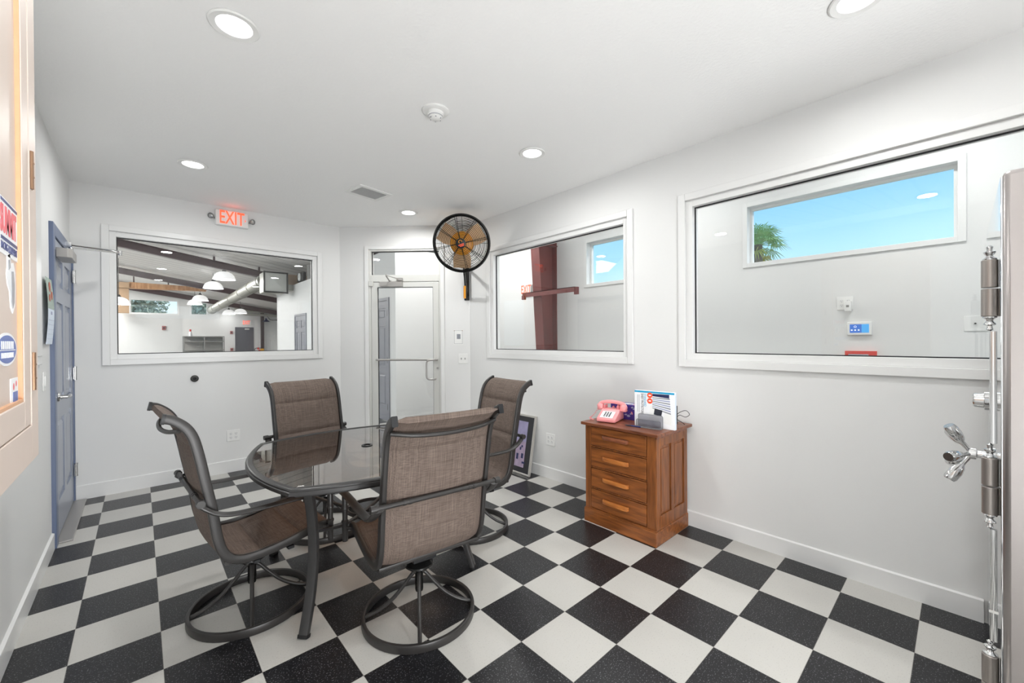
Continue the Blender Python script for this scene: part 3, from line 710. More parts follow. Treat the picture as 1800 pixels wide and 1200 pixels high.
# strip lights added out of view under the hall roof to brighten the passage
for i, (yy, wd) in enumerate(((-4.6, 'farthest behind the camera side'), (-2.4, 'above the alarm touchscreen'), (-.2, 'between the two right windows'), (2.2, 'nearest the red column'))):
    z_ = zr(1.45)
    t = thing('added_strip_light', 'added unseen white strip light under the hall roof outside the windows, ' + wd, 'fill light', (1.45, yy, z_ - .09), pi / 2, 'added strip lights under the hall roof')
    MB().cbox((0, 0, .045), (1.0, .10, .05)).build('housing', 'plastic_white', t, bevel=.006)
    MB().cbox((0, 0, .01), (.96, .07, .018)).build('diffuser', 'light_disc', t, bevel=.004)
    area('added_strip_output', (1.45, yy, z_ - .1), (1.55, yy, 0), 1.0, .1, P_CORR * (.85, .95, 1.0, 1.1)[i], (1, 1, .99)).rotation_euler[2] = pi / 2
t = thing('added_strip_light', 'added unseen white strip light over the crossing behind the glazed corner door', 'fill light', (.9, 3.2, zr(.9) - .09), 0, 'added strip lights under the hall roof')
MB().cbox((0, 0, .045), (1.0, .10, .05)).build('housing', 'plastic_white', t, bevel=.006)
MB().cbox((0, 0, .01), (.96, .07, .018)).build('diffuser', 'light_disc', t, bevel=.004)
area('added_strip_output', (.9, 3.15, zr(.9) - .1), (.9, 3.0, 0), 1.0, .1, P_CORR * 1.1, (1, 1, .99))
# ---------------------------------------------------------------- outside
g = MB(); g.box(3.71, -60, -.3, 80, 80, -.2); structure(g.build('ground_outside', 'ground', smooth=False))
def palm(loc, label):
    t = thing('palm_tree', label, 'palm tree', loc)
    MB().sweep(catmull([(0, 0, 0), (.05, 0, 1.5), (0, .05, loc2)], 5), circ(.16, 12), scale=lambda q: 1.15 - .25 * q).build('trunk', 'bark', t)
    rnd = random.Random(5)
    for grp, (m, nf) in enumerate((('leaf_green', 26), ('leaf_yellow', 5))):
        b = MB()
        for k in range(nf):
            az = rnd.uniform(0, 2 * pi); el = rnd.uniform(-.7, 1.2) if grp == 0 else rnd.uniform(-1.1, -.3); stem = rnd.uniform(.30, .5)
            d = Vector((cos(az) * cos(el), sin(az) * cos(el), sin(el))); c0 = Vector((0, 0, loc2)); c1 = c0 + d * stem + Vector((0, 0, -.05))
            side = d.cross(Vector((0, 0, 1))).normalized(); upv = side.cross(d).normalized()
            b.sweep([c0, c1], circ(.012, 5))
            for j in range(19):
                a = (j - 9) / 9 * 1.9
                v = (d * cos(a) + side * sin(a)).normalized(); L_ = (.50 if abs(a) < 1.2 else .36) * rnd.uniform(.85, 1.1)
                q1 = c1 + v * L_ * .55 + upv * .02; q2 = c1 + v * L_ + Vector((0, 0, -.10 - .08 * rnd.random()))
                wv = v.cross(upv).normalized() * .02
                b.add([c1, q1 + wv, q2, q1 - wv, q1 + upv * .006], [(0, 1, 4), (1, 2, 4), (2, 3, 4), (3, 0, 4), (0, 3, 2, 1)])
        b.build('fronds' if grp == 0 else 'dry_fronds', m, t, smooth=False)
    return t
loc2 = 4.75
palm((13.1, 2.05, -.2), 'green fan palm outside, seen through the high hall window on the right')
def tree(loc, label, h, r):  # trees added behind the strip windows to complete the reflected view
    t = thing('reflected_tree', label, 'tree', loc)
    MB().cyl((0, 0, 0), (0, 0, h), .14, 10, .07).build('trunk', 'bark', t)
    b = MB(); rnd = random.Random(int(loc[0] * 10))
    for k in range(1400):
        v = Vector((rnd.gauss(0, 1), rnd.gauss(0, 1), rnd.gauss(0, 1))).normalized() * r * rnd.random() ** .4
        c = Vector((0, 0, h)) + Vector((v.x * 1.2, v.y * .7, v.z * .8)); a = Vector((rnd.uniform(-1, 1), rnd.uniform(-1, 1), rnd.uniform(-1, 1))).normalized() * .13
        w = a.cross(Vector((rnd.uniform(-1, 1), rnd.uniform(-1, 1), .3))).normalized() * .06
        b.add([c - a, c + w, c + a, c - w], [(0, 1, 2, 3)])
    b.build('foliage', 'leaf_pale', t, smooth=False)
tree((-2.7, 26.5, -.2), 'leafy tree added for the reflected view outside the longer high window at the end of the hall', 3.6, 1.2)
tree((.45, 26.6, -.2), 'leafy tree added for the reflected view outside the shorter high window at the end of the hall', 3.5, .95)

# ---------------------------------------------------------------- ceiling fittings
def downlight(x, y, label, first=[None]):
    if first[0] is None:
        t = empty('ceiling_downlight')
        MB().lathe([(.068, 0), (.098, -.002), (.10, -.006), (.094, -.011), (.07, -.008), (.068, -.004)], 40).build('trim_ring', 'plastic_white', t)
        MB().lathe([(0, -.007), (.05, -.0065), (.071, -.004), (.071, -.001), (0, -.001)], 40).build('lens', 'light_disc', t)
        first[0] = t
    else: t = copy_tree(first[0])
    t.location = (x, y, CEIL); tag(t, label, 'downlight', 'recessed ceiling downlights')
    area('downlight_output', (x, y, CEIL - .014), (x, y, 0), .14, .14, P_DOWN, (.99, 1, .985), 175, 'DISK')
downlight(-2.178, -.39, 'round recessed ceiling light, large one at upper left of the ceiling')
downlight(-2.178, 1.54, 'round recessed ceiling light near the left window and exit sign')
downlight(-.29, -.39, 'round recessed ceiling light right of the smoke detector')
downlight(-.29, 1.54, 'round recessed ceiling light in front of the glazed corner door')
downlight(-.272, -2.29, 'round recessed ceiling light cut off by the top edge, upper right')
downlight(-2.178, -2.35, 'round recessed ceiling light directly above the camera')
downlight(-2.178, -4.25, 'round recessed ceiling light behind the camera, left row')
downlight(-.29, -4.25, 'round recessed ceiling light behind the camera, right row')
t = thing('smoke_detector', 'round white smoke detector on the ceiling', 'smoke detector', (-1.14, -.395, CEIL))
MB().lathe([(0, 0), (.083, 0), (.084, -.006), (.076, -.012), (.05, -.014), (.05, -.010), (0, -.01)], 40).build('base_plate', 'plastic_white', t)
b = MB(); b.lathe([(.05, -.01), (.05, -.028), (.044, -.034), (.044, -.040), (.036, -.042), (.036, -.047), (.03, -.052), (0, -.054)], 36); sd = b.build('sensor_head', 'plastic_white', t)
b = MB(); b.lathe([(.0445, -.035), (.0452, -.0365), (.0445, -.039)], 36)
for k in range(6):
    a = k * pi / 3; b.cbox((.033 * cos(a), .033 * sin(a), -.0495), (.006, .006, .004))
b.build('vent_slots', 'ink_grey', sd)
MB().cbox((.05, .045, -.0135), (.022, .006, .001)).build('label_strip', 'ink_grey', t, rot=None)
t = thing('ceiling_vent', 'white louvred air vent in the ceiling', 'vent', (-.868, 1.245, CEIL), R(10))
MB(Matrix.Rotation(pi / 2, 4, 'X')).ring((-.175, .175, -.14, .14), (-.135, .135, -.10, .10), -.008, .0).build('vent_frame', 'plastic_white', t, bevel=.002, smooth=False)
b = MB()
for k in range(15):
    y_ = -.091 + k * .013
    b.add([(-.134, y_ + .002, -.001), (.134, y_ + .002, -.001), (.134, y_ - .003, -.008), (-.134, y_ - .003, -.008), (-.134, y_ + .0035, -.001), (.134, y_ + .0035, -.001), (.134, y_ - .0015, -.008), (-.134, y_ - .0015, -.008)],
          [(0, 3, 2, 1), (4, 5, 6, 7), (0, 1, 5, 4), (1, 2, 6, 5), (2, 3, 7, 6), (3, 0, 4, 7)])
b.build('louvre', 'plastic_white', t, smooth=False)
MB().box(-.135, -.1, -.0006, .135, .1, -.0002).build('dark_duct_sheet', 'ink', t, smooth=False)  # dark sheet on the closed ceiling, painted for the shade inside the duct

# ---------------------------------------------------------------- wall plates and small wall things
def plate(name, loc, rz, w, h, label, cat='outlet', kind='quad'):
    t = thing(name, label, cat, loc, rz)
    MB().cbox((0, -.003, 0), (w, .006, h)).build('cover_plate', 'plastic_white', t, bevel=.0025)
    if kind in ('quad', 'quad_adapter'):
        for sx_ in (-.023, .023):
            for sz in (-.02, .02):
                f = MB(); f.lathe([(0, 0), (.0165, 0), (.0165, .002), (0, .002)], 20, Matrix.Translation((sx_, -.006, sz)) @ Matrix.Rotation(pi / 2, 4, 'X')); so = f.build('socket', 'trim_paint', t)
                s_ = MB(); s_.cbox((sx_ - .006, -.0083, sz + .003), (.002, .001, .008)); s_.cbox((sx_ + .006, -.0083, sz + .003), (.002, .001, .006)); s_.cbox((sx_, -.0083, sz - .008), (.004, .001, .004)); s_.build('slots', 'ink', so)
    elif kind == 'switch2':
        for sx_ in (-.023, .023):
            MB().cbox((sx_, -.010, .0), (.009, .012, .022)).build('toggle', 'plastic_grey', t, bevel=.001)
    elif kind == 'switch1': MB().cbox((0, -.008, 0), (.03, .006, .065)).build('rocker', 'plastic_white', t, bevel=.002)
    elif kind == 'coax': MB().cyl((0, -.006, 0), (0, -.014, 0), .006).build('jack', 'steel_dark', t)
    return t
plate('wall_outlet', (-1.771, YB, .385), 0, .118, .118, 'white four-socket outlet on the wall below the left window')
plate('wall_outlet', (XR, .17, .39), -pi / 2, .118, .118, 'white four-socket outlet on the right wall left of the oak cabinet')
q = plate('wall_outlet', (XO, -1.865, 1.695), -pi / 2, .118, .118, 'white four-socket outlet with a plugged-in adapter on the hall wall above the blue touchscreen', kind='quad')
t = tag(MB().cbox((0, 0, 0), (.045, .045, .09)).build('plug_adapter', 'plastic_white', None, bevel=.004, loc=(XO - .031, -1.89, 1.665), rot=(0, 0, -pi / 2)), 'white plug adapter in the hall wall outlet', 'adapter')
MB().cbox((0, -.0232, .0), (.02, .001, .02)).build('face_mark', 'plastic_grey', t)
plate('wall_plate', (XO, -2.65, 1.485), -pi / 2, .118, .118, 'white cover plate with one small jack on the hall wall by the safe', 'wall plate', 'coax')
dg = lambda s_, z_: (-.645 + s_ * .70711, YB - s_ * .70711, z_)
plate('light_switch', dg(1.545, 1.155), -pi / 4, .118, .118, 'white double switch plate right of the glazed door', 'switch', 'switch2')
plate('light_switch', (XL, 1.26, 1.145), pi / 2, .072, .118, 'white single switch plate left of the blue door under the calendar', 'switch', 'switch1')
t = thing('paper_notice', 'small framed white paper notice pinned above the double switch plate', 'notice', dg(1.487, 1.418), -pi / 4)
MB().cbox((0, -.002, 0), (.118, .004, .185)).build('sheet', 'plastic_white', t)
MB().cbox((.003, -.0045, .01), (.045, .001, .06)).build('printed_drawing', 'ink_grey', t)
MB().ring((-.052, .052, -.08, .085), (-.049, .049, -.077, .082), -.0048, -.004).build('border_line', 'ink_grey', t)
for sx_ in (-.05, .05): MB().cyl((sx_, -.004, .082), (sx_, -.009, .082), .005, 10).build('pin', 'bronze', t)
t = thing('door_bumper', 'small round chrome and black door bumper on the wall below the left window', 'door bumper', (-2.094, YB, 1.013))
Mx = Matrix.Rotation(pi / 2, 4, 'X')
MB().lathe([(0, 0), (.033, 0), (.034, .008), (.028, .014), (.019, .016), (0, .012)], 28, Mx).build('base_ring', 'steel_dark', t)
MB().lathe([(0, .012), (.017, .013), (.017, .02), (.008, .022), (0, .018)], 20, Mx).build('rubber_pad', 'rubber', t)
t = thing('electrical_panel', 'flush white panel door on the left wall between wood cabinet and calendar', 'panel', (XL, .93, 1.855), pi / 2)
MB().cbox((0, -.006, 0), (.40, .012, 1.2)).build('panel_frame', 'trim_paint', t, bevel=.003)
MB().cbox((0, -.014, 0), (.33, .006, 1.1)).build('panel_door', 'trim_paint', t, bevel=.003)
# calendar
t = thing('wall_calendar', 'hanging wall calendar with a red flower photo left of the blue door', 'calendar', (XL, 1.375, 0), pi / 2)
def sheet(z0, z1, m, nm, w=.24, off=.012, bulge=.012, k=8):
    b = MB(); vs = []; fs = []
    for side in (0, 1):
        for i in range(k + 1):
            z = z0 + (z1 - z0) * i / k; y = -off - bulge * sin(pi * (1.8 - z) / .43) - side * .001
            for x in (-w / 2, w / 2): vs.append((x, y, z))
    n1 = 2 * (k + 1)
    for i in range(k):
        a = 2 * i; fs += [(a, a + 1, a + 3, a + 2), (n1 + a, n1 + a + 2, n1 + a + 3, n1 + a + 1), (a, a + 2, n1 + a + 2, n1 + a), (a + 1, n1 + a + 1, n1 + a + 3, a + 3)]
    fs += [(0, n1, n1 + 1, 1), (n1 - 2, n1 - 1, 2 * n1 - 1, 2 * n1 - 2)]
    return b.add(vs, fs).build(nm, m, t)
sheet(1.375, 1.60, 'paper_blue', 'date_page'); sheet(1.60, 1.80, 'photo_green', 'photo_page')
b = MB()
for (x, z, r) in ((-.01, 1.74, .035), (.04, 1.69, .03), (-.05, 1.67, .025)):
    b.lathe([(0, 0), (r, 0), (r * .9, .002), (0, .003)], 12, Matrix.Translation((x, -.0135 - .012 * sin(pi * (1.8 - z) / .43), z)) @ Matrix.Rotation(pi / 2, 4, 'X'))
b.build('flowers', 'photo_red', t)
b = MB()
for i in range(5):
    z = 1.41 + i * .03; b.cbox((0, -.0142 - .012 * sin(pi * (1.8 - z) / .43), z), (.2, .0008, .0012))
b.cbox((.0, -.0262, 1.575), (.05, .001, .02)); b.build('date_grid', 'lavender', t)

# ---------------------------------------------------------------- wood wall cabinet (front at x=-2.65), local x=+y, origin at bottom far corner
t = thing('wood_cabinet', 'pale maple wall cabinet with stickers on its door, at the left edge', 'cabinet', (-2.65, -1.402, 1.173), pi / 2)
b = MB(); b.ring((-.95, 0, 0, 1.15), (-.889, -.061, .065, 1.089), 0, .02); b.box(-.95, .02, 0, 0, .295, 1.15); b.build('cabinet_body', 'maple', t, bevel=.002, smooth=False)
b = MB(); b.ring((-.95, .0, 0, 1.15), (-.89, -.060, .064, 1.09), -.004, .0); b.build('face_frame', 'maple', t, bevel=.001, smooth=False)
dr = MB().ring((-.888, -.062, .066, 1.088), (-.83, -.112, .112, 1.03), -.003, .016).build('cabinet_door', 'maple', t, bevel=.002, smooth=False)
MB().box(-.83, .004, .112, -.112, .012, 1.03).build('door_panel', 'maple', dr, smooth=False)
MB().ring((-.83, -.112, .112, 1.03), (-.825, -.1165, .117, 1.025), -.0015, .004).build('panel_moulding', 'maple_edge', dr, smooth=False)
for hz in (.522, .16):
    h = MB(); h.cyl((-.050, -.005, hz - .034), (-.050, -.005, hz + .034), .0034); h.box(-.050, -.0045, hz - .033, -.036, -.0028, hz + .033)
    for k in (-.0125, .0125): h.cyl((-.050, -.005, hz + k - .0012), (-.050, -.005, hz + k + .0012), .0041)
    h.build('hinge', 'bronze', t)
# stickers (things stuck on the door)
def st(name, label, y, z, w, h, rz=0):
    o = thing(name, label, 'sticker', (-2.6540, -2.602 + .962 * (y + 2.58), 1.384 + .962 * (z - 1.384)), rot=(0, rz, pi / 2)); return o
o = st('logo_sticker', 'rectangular white sticker with big red lettering between blue stripes, topmost on the maple cabinet', -1.520, 1.572, .19, .1)
MB().cbox((0, -.0006, -.004), (.128, .0012, .085)).build('backing', 'paper', o)
text('SUMMIT', .056, 'sticker_red', o, (.002, -.0016, .004), ext=.0002, sx=.52, bold=.002)
b = MB(); b.cbox((.008, -.0014, .034), (.108, .0006, .004)); b.cbox((.008, -.0014, -.023), (.108, .0006, .005)); b.build('stripes', 'sticker_navy', o)
text('RACING EQUIPMENT', .0165, 'sticker_navy', o, (.006, -.0016, -.035), ext=.0002, sx=.68)
o = st('emblem_sticker', 'irregular silver grey emblem sticker under the red lettered sticker', -1.505, 1.483, .07, .09)
b = MB(Matrix.Rotation(pi / 2, 4, 'X')); b.prism([(-.02, .04), (-.005, .045), (.005, .03), (.02, .034), (.032, .02), (.033, -.01), (.028, -.035), (.012, -.048), (0, -.04), (-.006, -.015), (-.02, -.005), (-.026, .012), (-.02, .022)], 0, .0012); b.build('backing', 'paper', o)
b = MB(Matrix.Rotation(pi / 2, 4, 'X')); b.prism([(.002, .018), (.018, .02), (.025, 0), (.022, -.03), (.011, -.04), (.003, -.03), (.004, -.01)], .0012, .0016); b.prism([(-.016, .034), (-.006, .036), (-.002, .024), (-.015, .018)], .0012, .0016); b.build('grey_emblem', 'sticker_grey', o)
o = st('oval_sticker', 'blue oval sticker with white rim and two pale lettering bands on the maple cabinet', -1.535, 1.374, .1, .05)
def ell(a, b_, n=32): return [(a * cos(2 * pi * i / n), b_ * sin(2 * pi * i / n)) for i in range(n)]
MB(Matrix.Rotation(pi / 2, 4, 'X')).prism(ell(.066, .0255), 0, .0010).build('backing', 'paper', o)
MB(Matrix.Rotation(pi / 2, 4, 'X')).prism(ell(.060, .0215), .0010, .0014).build('blue_field', 'sticker_blue', o)
b = MB(); b.cbox((0, -.0015, -.0012), (.104, .0004, .0012)); b.build('divider', 'paper', o)
b = MB()
for k in range(7): b.cbox((-.036 + k * .012, -.0016, .0065), (.007, .0004, .012))
for k in range(9): b.cbox((-.036 + k * .009, -.0016, -.009), (.0055, .0004, .008))
b.build('pale_lettering', 'paper', o)
o = st('picture_sticker', 'small rectangular white sticker with a red and blue picture, lowest on the maple cabinet', -1.487, 1.303, .06, .045)
MB().cbox((0, -.0006, 0), (.05, .0012, .043)).build('backing', 'paper', o)
MB().cbox((.004, -.0014, -.009), (.032, .0005, .017)).build('blue_block', 'sticker_blue', o)
b = MB(); b.lathe([(0, 0), (.006, 0), (0, .0006)], 10, Matrix.Translation((-.006, -.0012, .008)) @ Mx); b.lathe([(0, 0), (.005, 0), (0, .0006)], 10, Matrix.Translation((.012, -.0012, .012)) @ Mx); b.build('figures', 'sticker_red', o)

# ---------------------------------------------------------------- wall fan in the far right corner
fc = Vector((.10, 1.08, 2.435)); aim = Vector((-1.75, -1.95, -.62)).normalized()
fan = thing('wall_fan', 'large round black wall fan with orange motor in the far right corner', 'fan', tuple(fc))
fq = aim.to_track_quat('Z', 'Y'); FM = fq.to_matrix().to_4x4()
RF = .300
def dome(r): return .035 + .075 * (1 - (r / RF) ** 2)
def bdome(r): return -.05 - .075 * (1 - (r / RF) ** 2)
hb = MB(FM); hb.lathe([(RF - .004, -.06), (RF + .008, -.06), (RF + .014, .0), (RF + .010, .05), (RF - .004, .055), (RF - .020, .04), (RF - .010, -.0)], 72); hb.build('outer_band', 'black_gloss', fan)
g = MB(FM)
for k in range(15):
    r = .066 + k * .0160
    g.sweep([(r * cos(2 * pi * i / 56), r * sin(2 * pi * i / 56), dome(r)) for i in range(56)], circ(.0026, 5), closed=True)
for k in range(8):
    for da in (-.035, .035):
        a = k * pi / 4 + .2 + da
        g.sweep([(r * cos(a), r * sin(a), dome(r) - .003) for r in (.05, .12, .19, .25, RF)], circ(.0028, 5))
g.build('front_grille', 'black_gloss', fan)
g = MB(FM)
for k in range(9):
    r = .09 + k * .025
    g.sweep([(r * cos(2 * pi * i / 48), r * sin(2 * pi * i / 48), bdome(r)) for i in range(48)], circ(.0017, 5), closed=True)
for k in range(8):
    a = k * pi / 4; g.sweep([(r * cos(a), r * sin(a), bdome(r)) for r in (.07, .15, .22, RF)], circ(.0021, 5))
g.build('rear_grille', 'black_gloss', fan)
b = MB(FM); b.lathe([(0, .104), (.055, .104), (.055, .112), (.049, .116), (0, .117)], 32); bd = b.build('badge', 'black_plastic', fan)
b = MB(FM); b.sweep([(.017 * cos(a) - .004, .017 * sin(a) + .018, .118) for a in [2 * pi * i / 12 for i in range(9)]], circ(.0035, 6)); b.build('badge_swirl', 'fan_orange', bd)
b = MB(FM @ Matrix.Rotation(.35, 4, 'Z')); b.cbox((.0, -.012, .118), (.062, .011, .003)); b.cbox((.004, -.027, .118), (.048, .011, .003)); b.build('badge_bars', 'orange_red', bd)
b = MB(FM); b.lathe([(0, .035), (.09, .034), (.125, .02), (.13, -.06), (.115, -.14), (.08, -.17), (0, -.175)], 32); b.build('motor', 'fan_orange', fan)
b = MB(FM); b.lathe([(0, .035), (.03, .03), (.045, .01), (.045, -.02), (0, -.02)], 24); b.build('hub', 'fan_orange', fan)
for k in range(3):
    b = MB(FM @ Matrix.Rotation(k * 2 * pi / 3 + .5, 4, 'Z')); vs = []; n_ = 8
    for s_ in (0, .0025):
        for i in range(n_ + 1):
            r = .04 + (RF - .06) * i / n_; wd = .08 + .11 * sin(min(1, i / n_ * 1.15) * pi * .62)
            for w_ in (-1, 1): vs.append((r * cos(w_ * wd / r * .55 if r > .06 else w_ * .6), r * sin(w_ * wd / r * .55 if r > .06 else w_ * .6), w_ * .022 + s_))
    m_ = 2 * (n_ + 1); fs = []
    for i in range(n_):
        a = 2 * i; fs += [(a, a + 1, a + 3, a + 2), (m_ + a, m_ + a + 2, m_ + a + 3, m_ + a + 1), (a, a + 2, m_ + a + 2, m_ + a), (a + 1, m_ + a + 1, m_ + a + 3, a + 3)]
    fs += [(0, m_, m_ + 1, 1), (m_ - 2, m_ - 1, 2 * m_ - 1, 2 * m_ - 2)]
    b.add(vs, fs); b.build('blade', 'fan_tan', fan)
# yoke + bracket: wall plate at the corner, coordinates relative to fan centre
wp = Vector(dg(1.60, 0)) - fc
pb = MB(Matrix.Translation((wp.x, wp.y, 0)) @ Matrix.Rotation(-pi / 4, 4, 'Z'))
pb.box(-.03, -.006, 1.87 - fc.z, .03, -.0, 2.30 - fc.z); pb.box(-.03, -.04, 1.87 - fc.z, -.024, -.006, 2.30 - fc.z); pb.box(.024, -.04, 1.87 - fc.z, .03, -.006, 2.30 - fc.z)
pl = pb.build('wall_plate', 'black_gloss', fan, smooth=False)
tip = -aim * .14 + Vector((0, 0, -.34)); wtop = wp + Vector((-.02, -.02, 2.27 - fc.z)); wbot = wp + Vector((-.02, -.02, 1.93 - fc.z))
wtop.z = 2.27 - fc.z; wbot.z = 1.93 - fc.z
b = MB(); b.sweep([tuple(wtop), tuple(tip + Vector((0, 0, .1)))], rrect(.03, .022, .004)); b.sweep([tuple(wbot), tuple(tip + Vector((0, 0, .08)))], rrect(.028, .02, .004)); b.build('support_arm', 'black_gloss', fan)
b = MB(); b.sweep([tuple(tip + Vector((0, 0, .06))), tuple(-aim * .13)], rrect(.06, .03, .006)); b.build('motor_bracket', 'fan_tan', fan)
hp = aim * .02 + Vector((.02, -.02, -.46)); 
b = MB(); b.tube([tuple(tip + Vector((0, 0, .1))), tuple(hp)], .004, 6); b.build('pull_cord', 'black_gloss', fan)
b = MB(); b.sweep([tuple(hp + Vector((0, 0, -.0))), tuple(hp + Vector((0, 0, -.135)))], rrect(.024, .02, .006)); b.build('cord_handle', 'fan_orange', fan)

# ---------------------------------------------------------------- oak cabinet
t = thing('drawer_cabinet', 'small oak cabinet with four drawers against the right wall', 'cabinet', (0, -.628, 0), -pi / 2)
Wd = .592; HX = .472
# local x = -(y) 0..Wd, local y = +x (depth)
b = MB(); b.box(0, .01, 0, Wd, .484, .098); b.box(.004, .014, .098, Wd - .004, .484, .106); b.build('plinth', 'oak_h', t, bevel=.004, smooth=False)
y0, y1 = .026, .478; x0, x1 = .014, .578; zb, zt_ = .106, .733
b = MB(); b.box(x0, y0 + .012, zb, x1, y1, zt_); b.box(x0, y0, zb, x0 + .042, y0 + .012, zt_); b.box(x1 - .06, y0, zb, x1, y0 + .012, zt_)
hD = (zt_ - zb) / 4
for k in range(5):
    zz = zb + k * hD; b.box(x0 + .042, y0 + .002, max(zb, zz - .0045), x1 - .06, y0 + .012, min(zt_, zz + .0045))
b.build('cabinet_body', 'oak_v', t, bevel=.0015, smooth=False)
# side with two recessed panels
def sidef(xx, sg):
    b = MB(); th = .010 * sg
    for (a, c, e_, f_) in ((y0, y0 + .055, zb, zt_), (y1 - .05, y1, zb, zt_), (y0 + .055, y1 - .05, zb, zb + .085), (y0 + .055, y1 - .05, zt_ - .075, zt_), ((y0 + y1) / 2 - .02, (y0 + y1) / 2 + .025, zb + .085, zt_ - .075)):
        b.box(xx, a, e_, xx + th, c, f_)
    return b.build('side_frame', 'oak_v', t, bevel=.003, smooth=False)
sidef(x1, 1); sidef(x0, -1)
b = MB()
for (a, c) in ((y0 + .075, (y0 + y1) / 2 - .036), ((y0 + y1) / 2 + .041, y1 - .066)): b.box(x1, a, zb + .105, x1 + .004, c, zt_ - .095)
b.build('side_panel', 'oak_v', t, bevel=.002, smooth=False)
for k in range(4):
    za, zc = zb + k * hD + .0085, zb + (k + 1) * hD - .0085
    d = MB().box(x0 + .046, y0 - .004, za, x1 - .064, y0 + .02, zc).build('drawer', 'oak_h', t, bevel=.003, smooth=False)
    xm_ = (x0 + x1 - .02) / 2 - .01; zm = (za + zc) / 2 + .006
    hnd = MB(); hnd.sweep([(xm_ - .103, y0 - .006, zm), (xm_ - .098, y0 - .020, zm), (xm_ - .085, y0 - .026, zm), (xm_ + .085, y0 - .026, zm), (xm_ + .098, y0 - .020, zm), (xm_ + .103, y0 - .006, zm)], rrect(.028, .012, .004))
    hnd.box(xm_ - .095, y0 - .026, zm - .013, xm_ + .095, y0 - .006, zm + .013)
    ho = hnd.build('drawer_pull', 'oak_pull_dark' if k == 3 else 'oak_pull', d, bevel=.003)
    ho['label'] = 'darker wooden bar pull' if k == 3 else 'light wooden bar pull'
b = MB(); b.box(-.012, -.012, .735, .617, .50, .757); b.build('cabinet_top', 'oak_top', t, bevel=.004, smooth=False)
b = MB(); b.box(.588, .02, .715, .594, .46, .735); b.build('top_moulding', 'oak_top', t, smooth=False)

# ---- things on the cabinet
TZ = .757
# phone: front edge from (.037,-.726) to (.069,-.83); depth towards (.284,-.832)
ang = math.atan2(-.83 + .726, .069 - .037)
ph = thing('telephone', 'pink push-button desk telephone on the oak cabinet', 'telephone', (.058, -.745, TZ), ang + R(-2))
# local x along front width, y away from the viewer/back
PW, PD = .145, .215
def pm(x, z0, z1): return x
sec = [(0, .004), (0, .032), (.095, .074), (.105, .088), (.165, .092), (.205, .07), (.215, .03), (.215, .004)]
b = MB(); vs = []; fs = []; 
for i, xx in enumerate((-.03, PW - .03)):
    for (y_, z_) in sec: vs.append((xx, y_, z_))
n_ = len(sec); fs = [tuple(range(n_)), tuple(range(2 * n_ - 1, n_ - 1, -1))] + [(i, n_ + i, n_ + (i + 1) % n_, (i + 1) % n_) for i in range(n_)]
b.add(vs, fs); b.build('phone_body', 'pink', ph, bevel=.008)
x0p, x1p = -.03, PW - .03; xc = (x0p + x1p) / 2
b = MB()
for xx in (x0p + .02, x1p - .02):
    b.cbox((xx, .125, .10), (.014, .02, .03)); b.cbox((xx, .175, .10), (.014, .02, .03))
b.build('cradle', 'pink_dark', ph, bevel=.004)
sl = math.atan2(.074 - .032, .095)
FMx = Matrix.Translation((xc, .048, .0535)) @ Matrix.Rotation(sl, 4, 'X')
MB(FMx).cbox((0, 0, .0022), (.098, .085, .003)).build('dial_plate', 'paper', ph, bevel=.001)
for i in range(3):
    for j in range(4): MB(FMx).cbox(((i - 1) * .0195, (j - 1.5) * .0165 , .0052), (.0105, .0075, .004)).build('button', 'black_plastic', ph)
b = MB(); b.sweep(catmull([(x0p - .028, .15, .112), (x0p - .01, .15, .128), (x0p + .03, .15, .137), (xc, .15, .14), (x1p - .03, .15, .137), (x1p + .01, .15, .128), (x1p + .028, .15, .112)], 4), rrect(.026, .034, .009))
for sg, xx in ((-1, x0p - .018), (1, x1p + .018)):
    b.lathe([(0, -.028), (.027, -.026), (.03, -.012), (.028, .012), (.018, .024), (0, .028)], 24, Matrix.Translation((xx, .15, .100)) @ Matrix.Rotation(sg * .25, 4, 'Y'))
b.build('handset', 'pink', ph)
b = MB(); pts = []
for i in range(90):
    a = i * .9; f_ = i / 89; pts.append((x0p - .035 - .05 * sin(pi * f_) + .004 * cos(a), .15 - .19 * f_ * .6 + 0, .010 + .004 * sin(a) + (.09 * (1 - f_) ** 6)))
b.tube(pts, .0022, 5); b.build('coiled_cord', 'pink', ph)
# tissue box
o = thing('tissue_box', 'purple patterned tissue box behind the pink telephone', 'tissue box', (.352, -.80, TZ), R(-88))
MB().box(-.12, -.058, 0, .12, .058, .115).build('carton', 'tissue_purple', o, bevel=.002)
rnd = random.Random(3)
for m_, nm in (('pink', 'pink_leaves'), ('lavender', 'lilac_leaves')):
    b = MB()
    for k in range(10):
        x_, z_, a = rnd.uniform(-.10, .10), rnd.uniform(.015, .10), rnd.uniform(0, pi)
        b.prism([(.012 * cos(2 * pi * i / 10), .006 * sin(2 * pi * i / 10)) for i in range(10)], 0, .0008, Matrix.Translation((x_, -.0581, z_)) @ Mx @ Matrix.Rotation(a, 4, 'Z'))
    for k in range(6):
        b.prism([(.012 * cos(2 * pi * i / 10), .006 * sin(2 * pi * i / 10)) for i in range(10)], 0, .0008, Matrix.Translation((rnd.uniform(-.10, .10), rnd.uniform(-.045, .045), .1151)) @ Matrix.Rotation(rnd.uniform(0, 3), 4, 'Z'))
    b.build(nm, m_, o)
b = MB(); b.prism(ell(.06, .022), .115, .1156); b.build('slot_film', 'paper', o)
